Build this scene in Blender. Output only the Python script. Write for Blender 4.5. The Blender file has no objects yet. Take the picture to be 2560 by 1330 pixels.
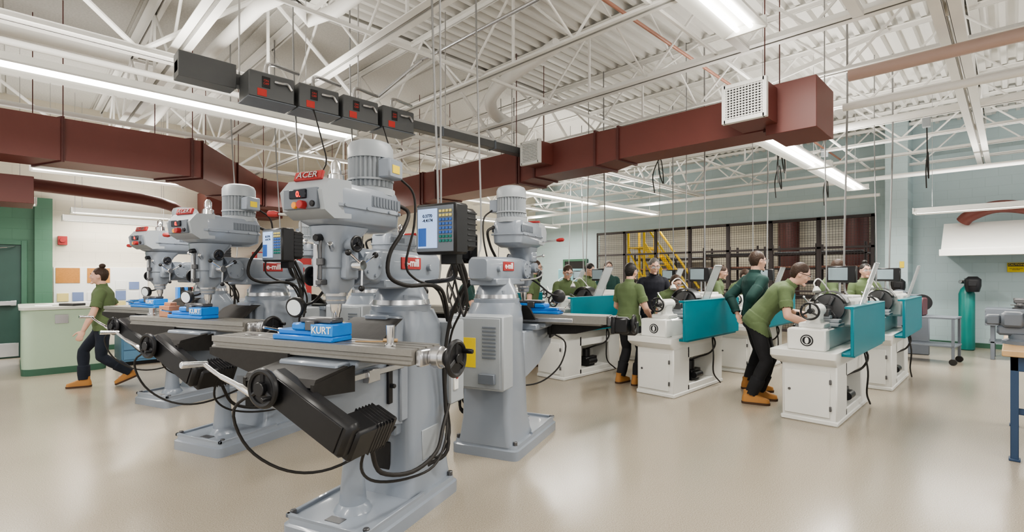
import bpy, bmesh, math, random
import numpy as np
from mathutils import Vector, Matrix, Euler
random.seed(7)
SC=bpy.context.scene; COL=SC.collection
try: SC.view_settings.look='AgX - Medium High Contrast'
except Exception: pass
def V(*a): return Vector(a)
# ---------------------------------------------------------------- materials
def M(name,col,rough=.5,metal=0.,var=.08,scale=6.,bump=0.,emit=0.,alpha=1.,coat=0.,spec=.5,trans=0.):
    m=bpy.data.materials.new(name); m.use_nodes=True
    nt=m.node_tree; bs=nt.nodes['Principled BSDF']
    tc=nt.nodes.new('ShaderNodeTexCoord'); nz=nt.nodes.new('ShaderNodeTexNoise')
    nz.inputs['Scale'].default_value=scale; nz.inputs['Detail'].default_value=4
    nt.links.new(tc.outputs['Object'],nz.inputs['Vector'])
    mx=nt.nodes.new('ShaderNodeMix'); mx.data_type='RGBA'
    mx.inputs[6].default_value=(*[max(0,c*(1-var)) for c in col],1)
    mx.inputs[7].default_value=(*[min(1,c*(1+var)) for c in col],1)
    nt.links.new(nz.outputs['Fac'],mx.inputs[0]); nt.links.new(mx.outputs[2],bs.inputs['Base Color'])
    bs.inputs['Roughness'].default_value=rough; bs.inputs['Metallic'].default_value=metal
    bs.inputs['Specular IOR Level'].default_value=spec
    if coat: bs.inputs['Coat Weight'].default_value=coat
    if emit:
        bs.inputs['Emission Color'].default_value=(*col,1); bs.inputs['Emission Strength'].default_value=emit
    if alpha<1: bs.inputs['Alpha'].default_value=alpha
    if bump:
        bp=nt.nodes.new('ShaderNodeBump'); bp.inputs['Strength'].default_value=bump; bp.inputs['Distance'].default_value=.01
        nt.links.new(nz.outputs['Fac'],bp.inputs['Height']); nt.links.new(bp.outputs['Normal'],bs.inputs['Normal'])
    return m
def block_mat(name,col,axis):
    m=M(name,col,.45,0,.03,3)
    nt=m.node_tree; bs=nt.nodes['Principled BSDF']
    tc=nt.nodes.new('ShaderNodeTexCoord'); sp=nt.nodes.new('ShaderNodeSeparateXYZ'); cb=nt.nodes.new('ShaderNodeCombineXYZ')
    nt.links.new(tc.outputs['Object'],sp.inputs[0])
    nt.links.new(sp.outputs[axis],cb.inputs[0]); nt.links.new(sp.outputs[2],cb.inputs[1])
    br=nt.nodes.new('ShaderNodeTexBrick'); nt.links.new(cb.outputs[0],br.inputs['Vector'])
    br.inputs['Scale'].default_value=1; br.inputs['Brick Width'].default_value=.4; br.inputs['Row Height'].default_value=.2
    br.inputs['Mortar Size'].default_value=.004; br.inputs['Mortar Smooth'].default_value=.6
    br.inputs['Color1'].default_value=(*col,1); br.inputs['Color2'].default_value=(*[c*.97 for c in col],1)
    br.inputs['Mortar'].default_value=(*[c*.86 for c in col],1)
    nt.links.new(br.outputs['Color'],bs.inputs['Base Color'])
    bp=nt.nodes.new('ShaderNodeBump'); bp.invert=True; bp.inputs['Strength'].default_value=.3; bp.inputs['Distance'].default_value=.006
    nt.links.new(br.outputs['Fac'],bp.inputs['Height']); nt.links.new(bp.outputs['Normal'],bs.inputs['Normal'])
    return m
m_grey=M('machine_grey_paint',(.245,.275,.32),.28,0,.05,4,coat=.3)
m_greyd=M('machine_grey_dark',(.15,.17,.2),.4,0,.08)
m_greyl=M('machine_grey_light',(.33,.355,.38),.4,0,.05)
m_black=M('black_plastic',(.012,.012,.014),.35,0,.3)
m_rubber=M('black_rubber',(.02,.018,.017),.6,0,.3,20,.2)
m_table=M('ground_table_steel',(.27,.26,.24),.36,.45,.1,60)
m_steel=M('bright_steel',(.55,.55,.56),.25,.9,.08)
m_chrome=M('chrome',(.75,.75,.76),.12,1,.03)
m_dsteel=M('dark_steel',(.14,.14,.145),.35,.7,.2)
m_red=M('red_paint',(.36,.03,.03),.4)
m_redl=M('red_led',(1,.05,.03),.4,emit=2)
m_redt=M('red_print',(.6,.05,.04),.5)
m_yel=M('yellow_label',(.8,.6,.03),.5)
m_blue=M('vise_blue',(.02,.2,.62),.35)
m_blueb=M('vise_badge_blue',(.03,.26,.7),.4)
m_whitet=M('white_lettering',(.9,.9,.9),.5)
m_white=M('white_paint',(.76,.76,.73),.45,0,.04)
m_truss=M('truss_white_paint',(.8,.79,.76),.5,0,.05,3)
m_deck=M('deck_white_paint',(.7,.69,.66),.5,0,.06,2)
m_tect=M('acoustic_deck',(.54,.53,.5),.9,0,.22,40,.5)
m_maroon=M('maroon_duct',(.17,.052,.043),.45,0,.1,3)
m_maroond=M('maroon_seam',(.11,.034,.03),.45)
m_lathe=M('lathe_cream',(.7,.7,.67),.38,0,.03)
m_teal=M('teal_panel',(.0,.18,.23),.35,0,.06)
m_screen=M('lcd_screen',(.4,.55,.85),.3,0,.1,5,emit=.5)
m_screend=M('dark_display',(.01,.012,.02),.15)
m_keys=M('key_yellow',(.7,.6,.2),.5)
m_keyb=M('key_blue',(.05,.15,.5),.5)
m_tube=M('fluorescent_tube',(1,.97,.9),.5,0,0,emit=12)
m_copper=M('copper_pipe',(.45,.22,.16),.4,.1,.1)
m_busb=M('busbox_grey',(.12,.125,.13),.4,.2,.1)
m_wood=M('maple_top',(.5,.33,.17),.4,0,.25,9)
m_bluesteel=M('blue_steel_leg',(.03,.06,.12),.4)
m_bluecab=M('blue_cabinet',(.13,.27,.42),.4)
m_green=M('counter_green',(.42,.54,.41),.5,0,.03)
m_dgreen=M('dark_green_paint',(.05,.13,.085),.45)
m_doorg=M('door_green',(.028,.07,.058),.4)
m_cork=M('cork',(.42,.19,.05),.8,0,.2,40)
m_paper=M('paper',(.75,.75,.72),.7,0,.04)
m_cage=M('cage_dark_steel',(.045,.035,.036),.5)
m_ylad=M('yellow_ladder_paint',(.85,.58,.02),.4)
m_oxy=M('teal_cylinder',(.01,.17,.15),.35)
m_shield=M('clear_shield',(.62,.66,.67),.2,0,.02,alpha=.6)
m_grille=M('grille_dark',(.05,.05,.05),.6)
m_cabg=M('cord_grey',(.25,.25,.25),.5)
m_lens=M('lamp_lens',(.8,.85,.85),.1,0,.02)
m_orange=M('orange_paint',(.8,.3,.03),.4)
m_floor=M('epoxy_floor',(.36,.31,.245),.2,0,.1,3)
nt=m_floor.node_tree; bs=nt.nodes['Principled BSDF']
tc=nt.nodes.new('ShaderNodeTexCoord')
n2=nt.nodes.new('ShaderNodeTexNoise'); n2.inputs['Scale'].default_value=150; n2.inputs['Detail'].default_value=3
nt.links.new(tc.outputs['Object'],n2.inputs['Vector'])
rp=nt.nodes.new('ShaderNodeValToRGB'); rp.color_ramp.elements[0].position=.36; rp.color_ramp.elements[1].position=.64
rp.color_ramp.elements[0].color=(.30,.258,.2,1); rp.color_ramp.elements[1].color=(.45,.4,.325,1)
nt.links.new(n2.outputs['Fac'],rp.inputs[0])
n3=nt.nodes.new('ShaderNodeTexNoise'); n3.inputs['Scale'].default_value=.6; n3.inputs['Detail'].default_value=5
nt.links.new(tc.outputs['Object'],n3.inputs['Vector'])
mx=nt.nodes.new('ShaderNodeMix'); mx.data_type='RGBA'; mx.blend_type='MULTIPLY'; mx.inputs[0].default_value=.12
nt.links.new(rp.outputs[0],mx.inputs[6]); nt.links.new(n3.outputs['Fac'],mx.inputs[7]); 
mm=nt.nodes.new('ShaderNodeMath'); mm.operation='MULTIPLY_ADD'; mm.inputs[1].default_value=.14; mm.inputs[2].default_value=.14
nt.links.new(n3.outputs['Fac'],mm.inputs[0]); nt.links.new(mm.outputs[0],bs.inputs['Roughness'])
nt.links.new(mx.outputs[2],bs.inputs['Base Color'])
bp=nt.nodes.new('ShaderNodeBump'); bp.inputs['Strength'].default_value=.08; bp.inputs['Distance'].default_value=.002
nt.links.new(n2.outputs['Fac'],bp.inputs['Height']); nt.links.new(bp.outputs['Normal'],bs.inputs['Normal'])

# ---------------------------------------------------------------- mesh builder
def frame(ax):
    ax=ax.normalized(); t=V(0,0,1) if abs(ax.z)<.9 else V(1,0,0)
    u=ax.cross(t).normalized(); return u,ax.cross(u).normalized()
class MB:
    def __init__(s): s.v=[];s.f=[];s.m=[];s.X=Matrix()
    def add(s,vs,fs,m=0):
        o=len(s.v); X=s.X
        s.v+= [X@Vector(p) for p in vs]; s.f+=[[i+o for i in f] for f in fs]; s.m+=[m]*len(fs)
        return s
    def box(s,a,b,m=0,bev=.004,R=None):
        a=Vector(a);b=Vector(b);c=(a+b)/2;h=[abs(b[i]-a[i])/2 for i in range(3)]
        e=min(bev,.45*min(h)); vs=[];ix={}
        for sx in(-1,1):
            for sy in(-1,1):
                for sz in(-1,1):
                    for k in range(3):
                        sg=(sx,sy,sz); p=V(*[sg[i]*(h[i] if i==k else h[i]-e) for i in range(3)])
                        if R: p=R@p
                        ix[(sx,sy,sz,k)]=len(vs); vs.append(c+p)
        fs=[]
        for k in range(3):
            i,j=[q for q in range(3) if q!=k]
            for sg in(-1,1):
                f=[]
                for (p,q) in((-1,-1),(1,-1),(1,1),(-1,1)):
                    t=[0,0,0];t[k]=sg;t[i]=p;t[j]=q; f.append(ix[(*t,k)])
                fs.append(f)
            for p in(-1,1):
                for q in(-1,1):
                    A=[0,0,0];A[i]=p;A[j]=q;A[k]=-1;Bq=list(A);Bq[k]=1
                    fs.append([ix[(*A,i)],ix[(*A,j)],ix[(*Bq,j)],ix[(*Bq,i)]])
        for sx in(-1,1):
            for sy in(-1,1):
                for sz in(-1,1): fs.append([ix[(sx,sy,sz,0)],ix[(sx,sy,sz,1)],ix[(sx,sy,sz,2)]])
        return s.add(vs,fs,m)
    def loft(s,rings,m=0,cap=True):
        n=len(rings[0]); vs=[p for r in rings for p in r]; fs=[]
        for i in range(len(rings)-1):
            for j in range(n): fs.append([i*n+j,i*n+(j+1)%n,(i+1)*n+(j+1)%n,(i+1)*n+j])
        if cap: fs.append(list(range(n))); fs.append([(len(rings)-1)*n+j for j in range(n)])
        return s.add(vs,fs,m)
    def lathe(s,p,ax,prof,n=20,m=0,star=0):
        p=Vector(p);ax=Vector(ax).normalized();u,w=frame(ax);rings=[]
        for t,r in prof:
            rings.append([p+ax*t+(u*math.cos(2*math.pi*j/n)+w*math.sin(2*math.pi*j/n))*max(1e-4,(r*(1-(star if j%2 else 0)))) for j in range(n)])
        return s.loft(rings,m)
    def cyl(s,a,b,r,r1=None,n=16,m=0):
        a=Vector(a);b=Vector(b);L=(b-a).length; r1=r if r1 is None else r1
        e=min(.003,r*.2,L*.2)
        return s.lathe(a,b-a,[(0,r-e),(e,r),(L-e,r1),(L,max(r1-e,1e-4))],n,m)
    def tube(s,pts,r,n=8,m=0,sub=5):
        P=[Vector(p) for p in pts]; Q=[]
        if len(P)>2 and sub>1:
            E=[P[0]*2-P[1]]+P+[P[-1]*2-P[-2]]
            for i in range(1,len(E)-2):
                for k in range(sub):
                    t=k/sub;a,b,c,d=E[i-1:i+3]
                    Q.append(.5*((2*b)+(c-a)*t+(2*a-5*b+4*c-d)*t*t+(3*b-a-3*c+d)*t**3))
            Q.append(P[-1])
        else: Q=P
        u=None;rings=[]
        for i,q in enumerate(Q):
            d=(Q[min(i+1,len(Q)-1)]-Q[max(i-1,0)]).normalized()
            if u is None: u,_=frame(d)
            u=(u-d*u.dot(d)).normalized(); w=d.cross(u)
            rr_=r[i*(len(r)-1)//max(1,len(Q)-1)] if isinstance(r,(list,tuple)) else r
            rings.append([q+(u*math.cos(2*math.pi*j/n)+w*math.sin(2*math.pi*j/n))*rr_ for j in range(n)])
        return s.loft(rings,m)
    def torus(s,c,ax,R,r,n=28,k=8,m=0):
        c=Vector(c);ax=Vector(ax).normalized();u,w=frame(ax);vs=[];fs=[]
        for i in range(n):
            a=2*math.pi*i/n; d=u*math.cos(a)+w*math.sin(a)
            for j in range(k):
                b=2*math.pi*j/k; vs.append(c+d*(R+r*math.cos(b))+ax*r*math.sin(b))
        for i in range(n):
            for j in range(k): fs.append([i*k+j,((i+1)%n)*k+j,((i+1)%n)*k+(j+1)%k,i*k+(j+1)%k])
        return s.add(vs,fs,m)
    def ball(s,c,r,n=14,m=0,B=None):
        c=Vector(c); r=(r,r,r) if not isinstance(r,(tuple,list)) else r; B=B or Matrix.Identity(3); rings=[]
        k=max(6,n//2)
        for i in range(k+1):
            ph=math.pi*i/k; zz=-math.cos(ph); q=max(math.sin(ph),.02)
            rings.append([c+B@V(r[0]*q*math.cos(2*math.pi*j/n),r[1]*q*math.sin(2*math.pi*j/n),r[2]*zz) for j in range(n)])
        return s.loft(rings,m)
    def prism(s,pts,vec,m=0):
        P=[Vector(p) for p in pts];vec=Vector(vec)
        return s.loft([P,[p+vec for p in P]],m)
    def wheel(s,c,ax,R,r=.011,m=0,sp=3,solid=False):
        c=Vector(c);ax=Vector(ax).normalized();u,w=frame(ax)
        s.torus(c,ax,R,r,m=m)
        s.cyl(c-ax*.03,c+ax*.02,R*.28,n=14,m=m)
        if solid: s.cyl(c-ax*.008,c+ax*.004,R,n=28,m=m)
        for i in range(sp):
            a=2*math.pi*i/sp+.5; d=u*math.cos(a)+w*math.sin(a); s.cyl(c,c+d*R,r*.9,n=8,m=m)
        return s
    def obj(s,name,mats,parent=None,ang=38):
        me=bpy.data.meshes.new(name); me.from_pydata([tuple(v) for v in s.v],[],s.f)
        for m in mats: me.materials.append(m)
        me.polygons.foreach_set('material_index',s.m)
        bm=bmesh.new();bm.from_mesh(me); bmesh.ops.recalc_face_normals(bm,faces=bm.faces)
        lim=math.radians(ang)
        for f in bm.faces: f.smooth=True
        for e in bm.edges:
            if len(e.link_faces)==2 and e.calc_face_angle(0)>lim: e.smooth=False
        bm.to_mesh(me);bm.free()
        o=bpy.data.objects.new(name,me); COL.objects.link(o)
        if parent: o.parent=parent
        return o
def rr(cx,cy,z,hx,hy,rad,k=3):
    rad=min(rad,hx*.95,hy*.95); out=[]
    for (sx,sy,a0) in((1,1,0),(-1,1,90),(-1,-1,180),(1,-1,270)):
        for i in range(k+1):
            a=math.radians(a0+90*i/k); out.append(V(cx+sx*(hx-rad)+rad*math.cos(a),cy+sy*(hy-rad)+rad*math.sin(a),z))
    return out
def tag(o,label,cat,group=None,kind=None):
    o['label']=label; o['category']=cat
    if group: o['group']=group
    if kind: o['kind']=kind
    return o
def thing(name,label,cat,loc=(0,0,0),rz=0,group=None):
    e=bpy.data.objects.new(name,None); e.empty_display_size=.1; COL.objects.link(e)
    e.location=loc; e.rotation_euler=(0,0,math.radians(rz)); return tag(e,label,cat,group)
def clone(o,loc=None,rz=None,parent=None,label=None,skip=()):
    n=o.copy(); COL.objects.link(n)
    if parent: n.parent=parent
    if loc is not None: n.location=loc
    if rz is not None: n.rotation_euler=(0,0,math.radians(rz))
    if label: n['label']=label
    for ch in list(o.children):
        if ch.name.split('.')[0] not in skip: clone(ch,parent=n)
    return n
def struct(o): o['kind']='structure'; return o
TC={}
def textmesh(t):
    if t in TC: return TC[t]
    cu=bpy.data.curves.new('lettering','FONT'); cu.body=t; cu.size=1; cu.align_x='CENTER'; cu.align_y='CENTER'; cu.extrude=.03
    cu.resolution_u=2; cu.offset=.012
    o=bpy.data.objects.new('tmp_text',cu); COL.objects.link(o)
    dg=bpy.context.evaluated_depsgraph_get(); me=bpy.data.meshes.new_from_object(o.evaluated_get(dg))
    bpy.data.objects.remove(o); TC[t]=me; return me
for t in ['ACER','e-mill','KURT','ON\nOFF','CAUTION','0.','0.3770\n-4.4174','EYE PROTECTION\nREQUIRED']: textmesh(t)
def text(t,size,org,right,up,mat,parent,name='lettering',sx=1.):
    me=textmesh(t).copy(); me.materials.clear(); me.materials.append(mat)
    r=Vector(right).normalized();u=Vector(up).normalized();n=r.cross(u)
    X=Matrix(((r.x*size*sx,u.x*size,n.x*size,org[0]),(r.y*size*sx,u.y*size,n.y*size,org[1]),(r.z*size*sx,u.z*size,n.z*size,org[2]),(0,0,0,1)))
    me.transform(X); o=bpy.data.objects.new(name,me); COL.objects.link(o); o.parent=parent; return o

# ---------------------------------------------------------------- people
skins=[M('skin_light',(.66,.4,.3),.5,0,.05),M('skin_tan',(.48,.27,.18),.5,0,.05)]
m_lip=M('lips',(.42,.16,.13),.5)
m_hairb=M('brown_hair',(.045,.024,.014),.6,0,.4,60,.6); m_hairk=M('black_hair',(.015,.012,.011),.55,0,.4,60,.6)
m_hairg=M('greying_hair',(.12,.11,.10),.6,0,.4,60,.6)
m_shg=M('olive_green_tshirt',(.115,.16,.075),.85,0,.12,12,.3); m_shd=M('dark_green_jacket',(.012,.05,.044),.8,0,.1,12,.2)
m_shn=M('navy_shirt',(.012,.013,.022),.8,0,.2,12,.3); m_pan=M('black_trousers',(.016,.016,.019),.85,0,.3,12,.3)
m_boot=M('tan_work_boot',(.42,.2,.06),.7,0,.15); m_sole=M('boot_sole',(.09,.05,.03),.8)
m_eyew=M('eye_white',(.7,.7,.68),.2); m_iris=M('iris_dark',(.03,.02,.015),.2); m_glass=M('safety_glass',(.5,.55,.58),.1,0,0,alpha=.35)
def ik(a,b,l1,l2,pole):
    d=(b-a); L=min(d.length,(l1+l2)*.995); dn=d.normalized(); b=a+dn*L
    x=(l1*l1-l2*l2+L*L)/(2*L); h=math.sqrt(max(0,l1*l1-x*x)); p=(pole-dn*pole.dot(dn)).normalized()
    return a+dn*x+p*h,b
def person(label,loc,az,lean=0,hl=None,hr=None,fl=(-.1,0),fr=(.1,0),drop=0,hp=0,hy=0,shirt=m_shg,pants=m_pan,hair=m_hairk,
           skin=0,h=1.,longs=False,style='short',vox=.011,glasses=True,hipy=0,curl=.5,heel=(0,0)):
    root=thing('person',label,'person',loc,az-90); root.scale=(h,h,h)
    th=math.radians(lean); U=V(0,math.sin(th),math.cos(th)); Fw=V(0,math.cos(th),-math.sin(th))
    P=V(0,hipy,.93-drop); W=P+U*.17
    th2=th*1.15; U2=V(0,math.sin(th2),math.cos(th2)); F2=V(0,math.cos(th2),-math.sin(th2))
    Cst=W+U2*.17; N=W+U2*.335
    X1=V(1,0,0); b=MB(); bones=[]
    def ell(c,a,bb,f,n=20): return [c+X1*(a*math.cos(2*math.pi*j/n))+f*(bb*math.sin(2*math.pi*j/n)) for j in range(n)]
    b.loft([ell(P-U*.12,.10,.07,Fw),ell(P-U*.06,.155,.11,Fw),ell(P,.165,.118,Fw),ell(W-U*.07,.15,.108,Fw),ell(W,.14,.102,Fw),ell(W+U2*.08,.15,.108,F2),
            ell(Cst,.168,.12,F2),ell(Cst+U2*.09,.175,.112,F2),ell(Cst+U2*.14,.14,.085,F2),ell(N+U2*.01,.07,.06,F2)])
    bones.append((P-U*.05,N-U2*.05,.13,'torso'))
    hpr=math.radians(hp); Nd=V(0,math.sin(th2*.8+.15),math.cos(th2*.8+.15)); Hn=N+Nd*.09
    b.cyl(N-Nd*.04,Hn+Nd*.03,.055,.052,n=14); bones.append((N+Nd*.01,Hn,.055,'neck'))
    a1=th*.55+hpr; Bz=Matrix.Rotation(math.radians(hy),3,'Z')@Matrix.Rotation(-a1,3,'X')
    Hc=Hn+Bz@V(0,.022,.085)
    rings=[]
    for i in range(15):
        ph=math.pi*i/14; z=-math.cos(ph); q=max(math.sin(ph),.03); rg=[]
        for j in range(22):
            a=2*math.pi*j/22; x=q*math.cos(a); y=q*math.sin(a)
            wx=.075*(1-.28*max(0,-z)**1.3); wy=.098 if y<0 else .09*(1-.06*max(0,z))
            yo=.012*max(0,-z)
            if y<0 and z<-.1: wy*=1-.45*min(1,(-z-.1))
            rg.append(Hc+Bz@V(x*wx,y*wy+yo,z*.118))
        rings.append(rg)
    b.loft(rings)
    for c,r in(((0,.094,-.012),(.013,.02,.022)),((0,.088,.012),(.009,.014,.02)),((0,.076,.033),(.048,.014,.01)),((0,.087,-.055),(.026,.009,.011)),((0,.082,-.096),(.026,.02,.018)),
               ((.079,-.004,-.008),(.011,.02,.032)),((-.079,-.004,-.008),(.011,.02,.032)),((.045,.062,-.02),(.022,.02,.022)),((-.045,.062,-.02),(.022,.02,.022))):
        b.ball(Hc+Bz@Vector(c),r,10,B=Bz)
    bones.append((Hc-Bz@V(0,0,.03),Hc+Bz@V(0,0,.03),.09,'head'))
    def cap(p,q,r0,r1,cl,mid=None):
        b.ball(p,r0,12);b.ball(q,r1,12)
        if mid: 
            mpt=p.lerp(q,.38); b.cyl(p,mpt,r0,mid,n=14); b.cyl(mpt,q,mid,r1,n=14); b.ball(mpt,mid,12)
        else: b.cyl(p,q,r0,r1,n=14)
        bones.append((p,q,(r0+r1)/2,cl))
    for sd,ht in((-1,hl),(1,hr)):
        S=Cst+U2*.095+X1*(sd*.168)
        b.ball(S-X1*sd*.02,(.065,.06,.06),12)
        T=Vector(ht) if ht else V(sd*.27,hipy+.08,.78-drop)
        E,Wp=ik(S,T,.285,.25,V(sd*.6,-.8,-.25))
        cap(S,E,.054,.041,'uarm'); cap(E,Wp,.042,.027,'farm',.043)
        d=(Wp-E).normalized(); d=(d*.8+V(0,.05,-.25)).normalized()
        side=V(0,1,0) if abs(d.y)<.75 else V(-sd,0,0)
        side=(side-d*side.dot(d)).normalized(); pn=d.cross(side)
        inw=V(-sd,0,-.6); pn=pn if pn.dot(inw)>0 else -pn
        Bm=Matrix((side,pn,d)).transposed()
        pc=Wp+d*.05; b.ball(pc,(.04,.016,.055),12,B=Bm); bones.append((Wp+d*.01,Wp+d*.16,.03,'hand'))
        for k,(of,ln) in enumerate(((.032,.07),(.011,.08),(-.011,.075),(-.031,.058))):
            p0=Wp+d*.085+side*of; dd=d.copy(); rad=.0095
            for sgm in range(3):
                dd=(dd+pn*curl*.75).normalized() if sgm else (dd+pn*curl*.3+side*of*2).normalized()
                p1=p0+dd*ln*(.42,.32,.26)[sgm]; b.cyl(p0,p1,rad,rad*.92,n=8); b.ball(p1,rad*.93,8); p0=p1; rad*=.92
        p0=Wp+d*.03+side*.035; dd=(d*.7+side*.6+pn*.35).normalized()
        for ln,rad in((.04,.013),(.032,.0115),(.025,.0105)):
            p1=p0+dd*ln; b.cyl(p0,p1,rad,rad*.92,n=8); b.ball(p1,rad,8); p0=p1; dd=(dd+d*.35).normalized()
    feet=[]
    for sd,ft,hk in((-1,fl,heel[0]),(1,fr,heel[1])):
        Hp=P+V(sd*.085,0,-.03); A=V(ft[0],ft[1]-.02,.09+hk)
        K,A=ik(Hp,A,.43,.425,V(sd*.1,1,.0))
        cap(Hp,K,.083,.055,'thigh'); cap(K,A,.056,.04,'shin',.056)
        b.ball(A+V(0,.06,-.05),(.035,.1,.03),10); bones.append((A+V(0,-.02,-.05),A+V(0,.14,-.06),.04,'foot'))
        feet.append((A,hk))
    tmp=b.obj('tmp_body',[skins[skin]])
    md=tmp.modifiers.new('r','REMESH'); md.mode='VOXEL'; md.voxel_size=vox; md.use_smooth_shade=True
    sm=tmp.modifiers.new('s','SMOOTH'); sm.factor=.5; sm.iterations=2
    dg=bpy.context.evaluated_depsgraph_get(); me=bpy.data.meshes.new_from_object(tmp.evaluated_get(dg)); bpy.data.objects.remove(tmp)
    me.name='body'; nv=len(me.vertices); co=np.empty(nv*3,dtype=np.float32); me.vertices.foreach_get('co',co); co=co.reshape(-1,3).astype(float)
    no=np.array([v.normal[:] for v in me.vertices])
    best=np.full(nv,9.); cl=np.zeros(nv,int); tt=np.zeros(nv); names=['torso','neck','head','uarm','farm','hand','thigh','shin','foot']
    for (p,q,r,c) in bones:
        p=np.array(p);q=np.array(q);ab=q-p; t=np.clip(((co-p)@ab)/(ab@ab),0,1); dd=np.linalg.norm(co-(p+t[:,None]*ab),axis=1)-r
        msk=dd<best; best[msk]=dd[msk]; cl[msk]=names.index(c); tt[msk]=t[msk]
    polys=[tuple(p.vertices) for p in me.polygons]
    me.materials.clear(); me.materials.append(skins[skin]); me.materials.append(m_lip)
    hl_=(co-np.array(Hc))@np.array(Bz)
    lip=(np.abs(hl_[:,0])<.026)&(hl_[:,1]>.07)&(np.abs(hl_[:,2]+.055)<.008)
    for p in me.polygons:
        p.use_smooth=True
        p.material_index=1 if all(lip[i] for i in p.vertices) else 0
    bo=bpy.data.objects.new('body',me); COL.objects.link(bo); bo.parent=root
    spine=(co-np.array(P))@np.array(U)
    ish=((cl==0)&(spine>-.09))|((cl==3)&(tt<(1.1 if longs else .72)))|((cl==6)&(spine>-.09)&(best<.03))
    if longs: ish|=(cl==4)&(tt<.95)
    ish|=(cl==1)&(tt<(.45 if longs else .1))
    ipa=((cl==0)&(spine<.0))|(cl==6)|((cl==7)&(tt<.97))
    def shell(mask,offall,mat,name,wr):
        fs=[f for f in polys if all(mask[i] for i in f)]
        if not fs: return
        used=sorted({i for f in fs for i in f}); mp={i:k for k,i in enumerate(used)}; off=offall[used]
        cu=co[used]; w=wr*(np.sin(cu[:,2]*29+np.sin(cu[:,0]*17)*2+loc[0]*7)*.6+np.sin(cu[:,1]*13+cu[:,2]*19+cu[:,0]*25)*.4)
        vs=(cu+no[used]*(off+w)[:,None]).tolist(); inner=(cu-no[used]*.004).tolist()
        F=[[mp[i] for i in f] for f in fs]
        ec={}
        for f in F:
            for k in range(len(f)):
                a,c=f[k],f[(k+1)%len(f)]; ec[(min(a,c),max(a,c))]=ec.get((min(a,c),max(a,c)),0)+1
        im={}
        def inn(i):
            if i not in im: im[i]=len(vs); vs.append(inner[i])
            return im[i]
        for (a,c),n_ in ec.items():
            if n_==1: F.append([a,c,inn(c),inn(a)])
        m2=bpy.data.meshes.new(name); m2.from_pydata(vs,[],F); m2.materials.append(mat)
        m2.polygons.foreach_set('use_smooth',[True]*len(F))
        so=bpy.data.objects.new(name,m2); COL.objects.link(so); so.parent=root; return so
    shell(ish,.015+np.where(spine<.06,.008,0)+np.where((cl==3)&(tt>.45),.008,0),shirt,'jacket' if longs else 'shirt',.004)
    shell(ipa,np.full(nv,.013)+np.where((cl==7)&(tt>.5),.012,0),pants,'trousers',.004)
    for A,hk in feet:
        s=MB(); pit=math.radians(min(45,hk*260)); s.X=Matrix.Translation(A+V(0,0,-.09))@Matrix.Rotation(-pit,4,'X')
        s.loft([rr(0,.055,0,.048,.145,.045,4),rr(0,.055,.025,.05,.147,.045,4)],1)
        s.loft([rr(0,.055,.025,.046,.142,.044,4),rr(0,.052,.06,.046,.138,.044,4),rr(0,.02,.085,.044,.1,.042,4),rr(0,-.005,.11,.043,.065,.042,4),rr(0,-.012,.15,.045,.058,.043,4)],0)
        s.obj('boot',[m_boot,m_sole],root,60)
    s=MB(); rings=[]; rnd=random.Random(len(label))
    for i in range(21):
        ph=math.pi*i/20; z=-math.cos(ph); q=max(math.sin(ph),.03); rg=[]
        for j in range(30):
            y=math.sin(2*math.pi*j/30); k=1+rnd.uniform(-.035,.04)
            zz=.034+.094*z if z>0 else .034+(.125 if y<-.15 else .05)*z
            rg.append(Hc+Bz@V(.081*q*math.cos(2*math.pi*j/30)*k,-.02+.093*q*y*k,zz))
        rings.append(rg)
    s.loft(rings)
    if style=='bun': s.ball(Hc+Bz@V(0,-.04,.145),(.04,.04,.035),14,B=Bz)
    if style=='long':
        s.ball(Hc+Bz@V(0,-.07,-.06),(.07,.045,.12),14,B=Bz); s.tube([Hc+Bz@V(.06,-.05,-.02),Hc+Bz@V(.075,-.03,-.12),Hc+Bz@V(.07,-.01,-.2)],.025)
        s.tube([Hc+Bz@V(-.06,-.05,-.02),Hc+Bz@V(-.075,-.03,-.12),Hc+Bz@V(-.07,-.01,-.2)],.025)
    s.obj('hair',[hair],root,80)
    for sd in(-1,1):
        s=MB(); s.ball(Hc+Bz@V(sd*.031,.079,.012),(.014,.011,.008),10,0,B=Bz); s.ball(Hc+Bz@V(sd*.031,.086,.012),(.006,.0055,.006),8,1,B=Bz); s.obj('eye',[m_eyew,m_iris],root,80)
        s=MB(); s.tube([Hc+Bz@V(sd*.014,.09,.034),Hc+Bz@V(sd*.032,.09,.04),Hc+Bz@V(sd*.05,.078,.033)],.0035,6); s.obj('eyebrow',[hair],root,80)
    if glasses:
        s=MB()
        for sd in(-1,1):
            c=Hc+Bz@V(sd*.034,.104,.012); s.box(c-V(.026,.002,.018),c+V(.026,.002,.018),0,.002,R=Bz)
            s.tube([Hc+Bz@V(sd*.06,.1,.016),Hc+Bz@V(sd*.082,.06,.014),Hc+Bz@V(sd*.085,-.02,.008)],.003,6,1)
        s.tube([Hc+Bz@V(-.06,.106,.03),Hc+Bz@V(0,.108,.03),Hc+Bz@V(.06,.106,.03)],.0025,6,1)
        s.obj('safety_glasses',[m_glass,m_black],root,80)
    return root
person('student with hair in a bun, olive tee and dark jeans, walking',(.9,8.85,0),165,lean=2,fl=(-.07,-.3),fr=(.08,.26),heel=(.09,0),hl=(-.28,.18,.83),hr=(.28,-.18,.84),hair=m_hairb,style='bun',h=.965,vox=.009,glasses=False,pants=M('dark_jeans',(.012,.017,.03),.8,0,.25,14),drop=.035)
person('student in olive tee standing with back turned, arms forward',(6.13,3.82,0),-5,lean=3,hl=(-.2,.28,.98),hr=(.2,.25,.95),h=.985,vox=.009,fl=(-.12,0),fr=(.12,.05))
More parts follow.
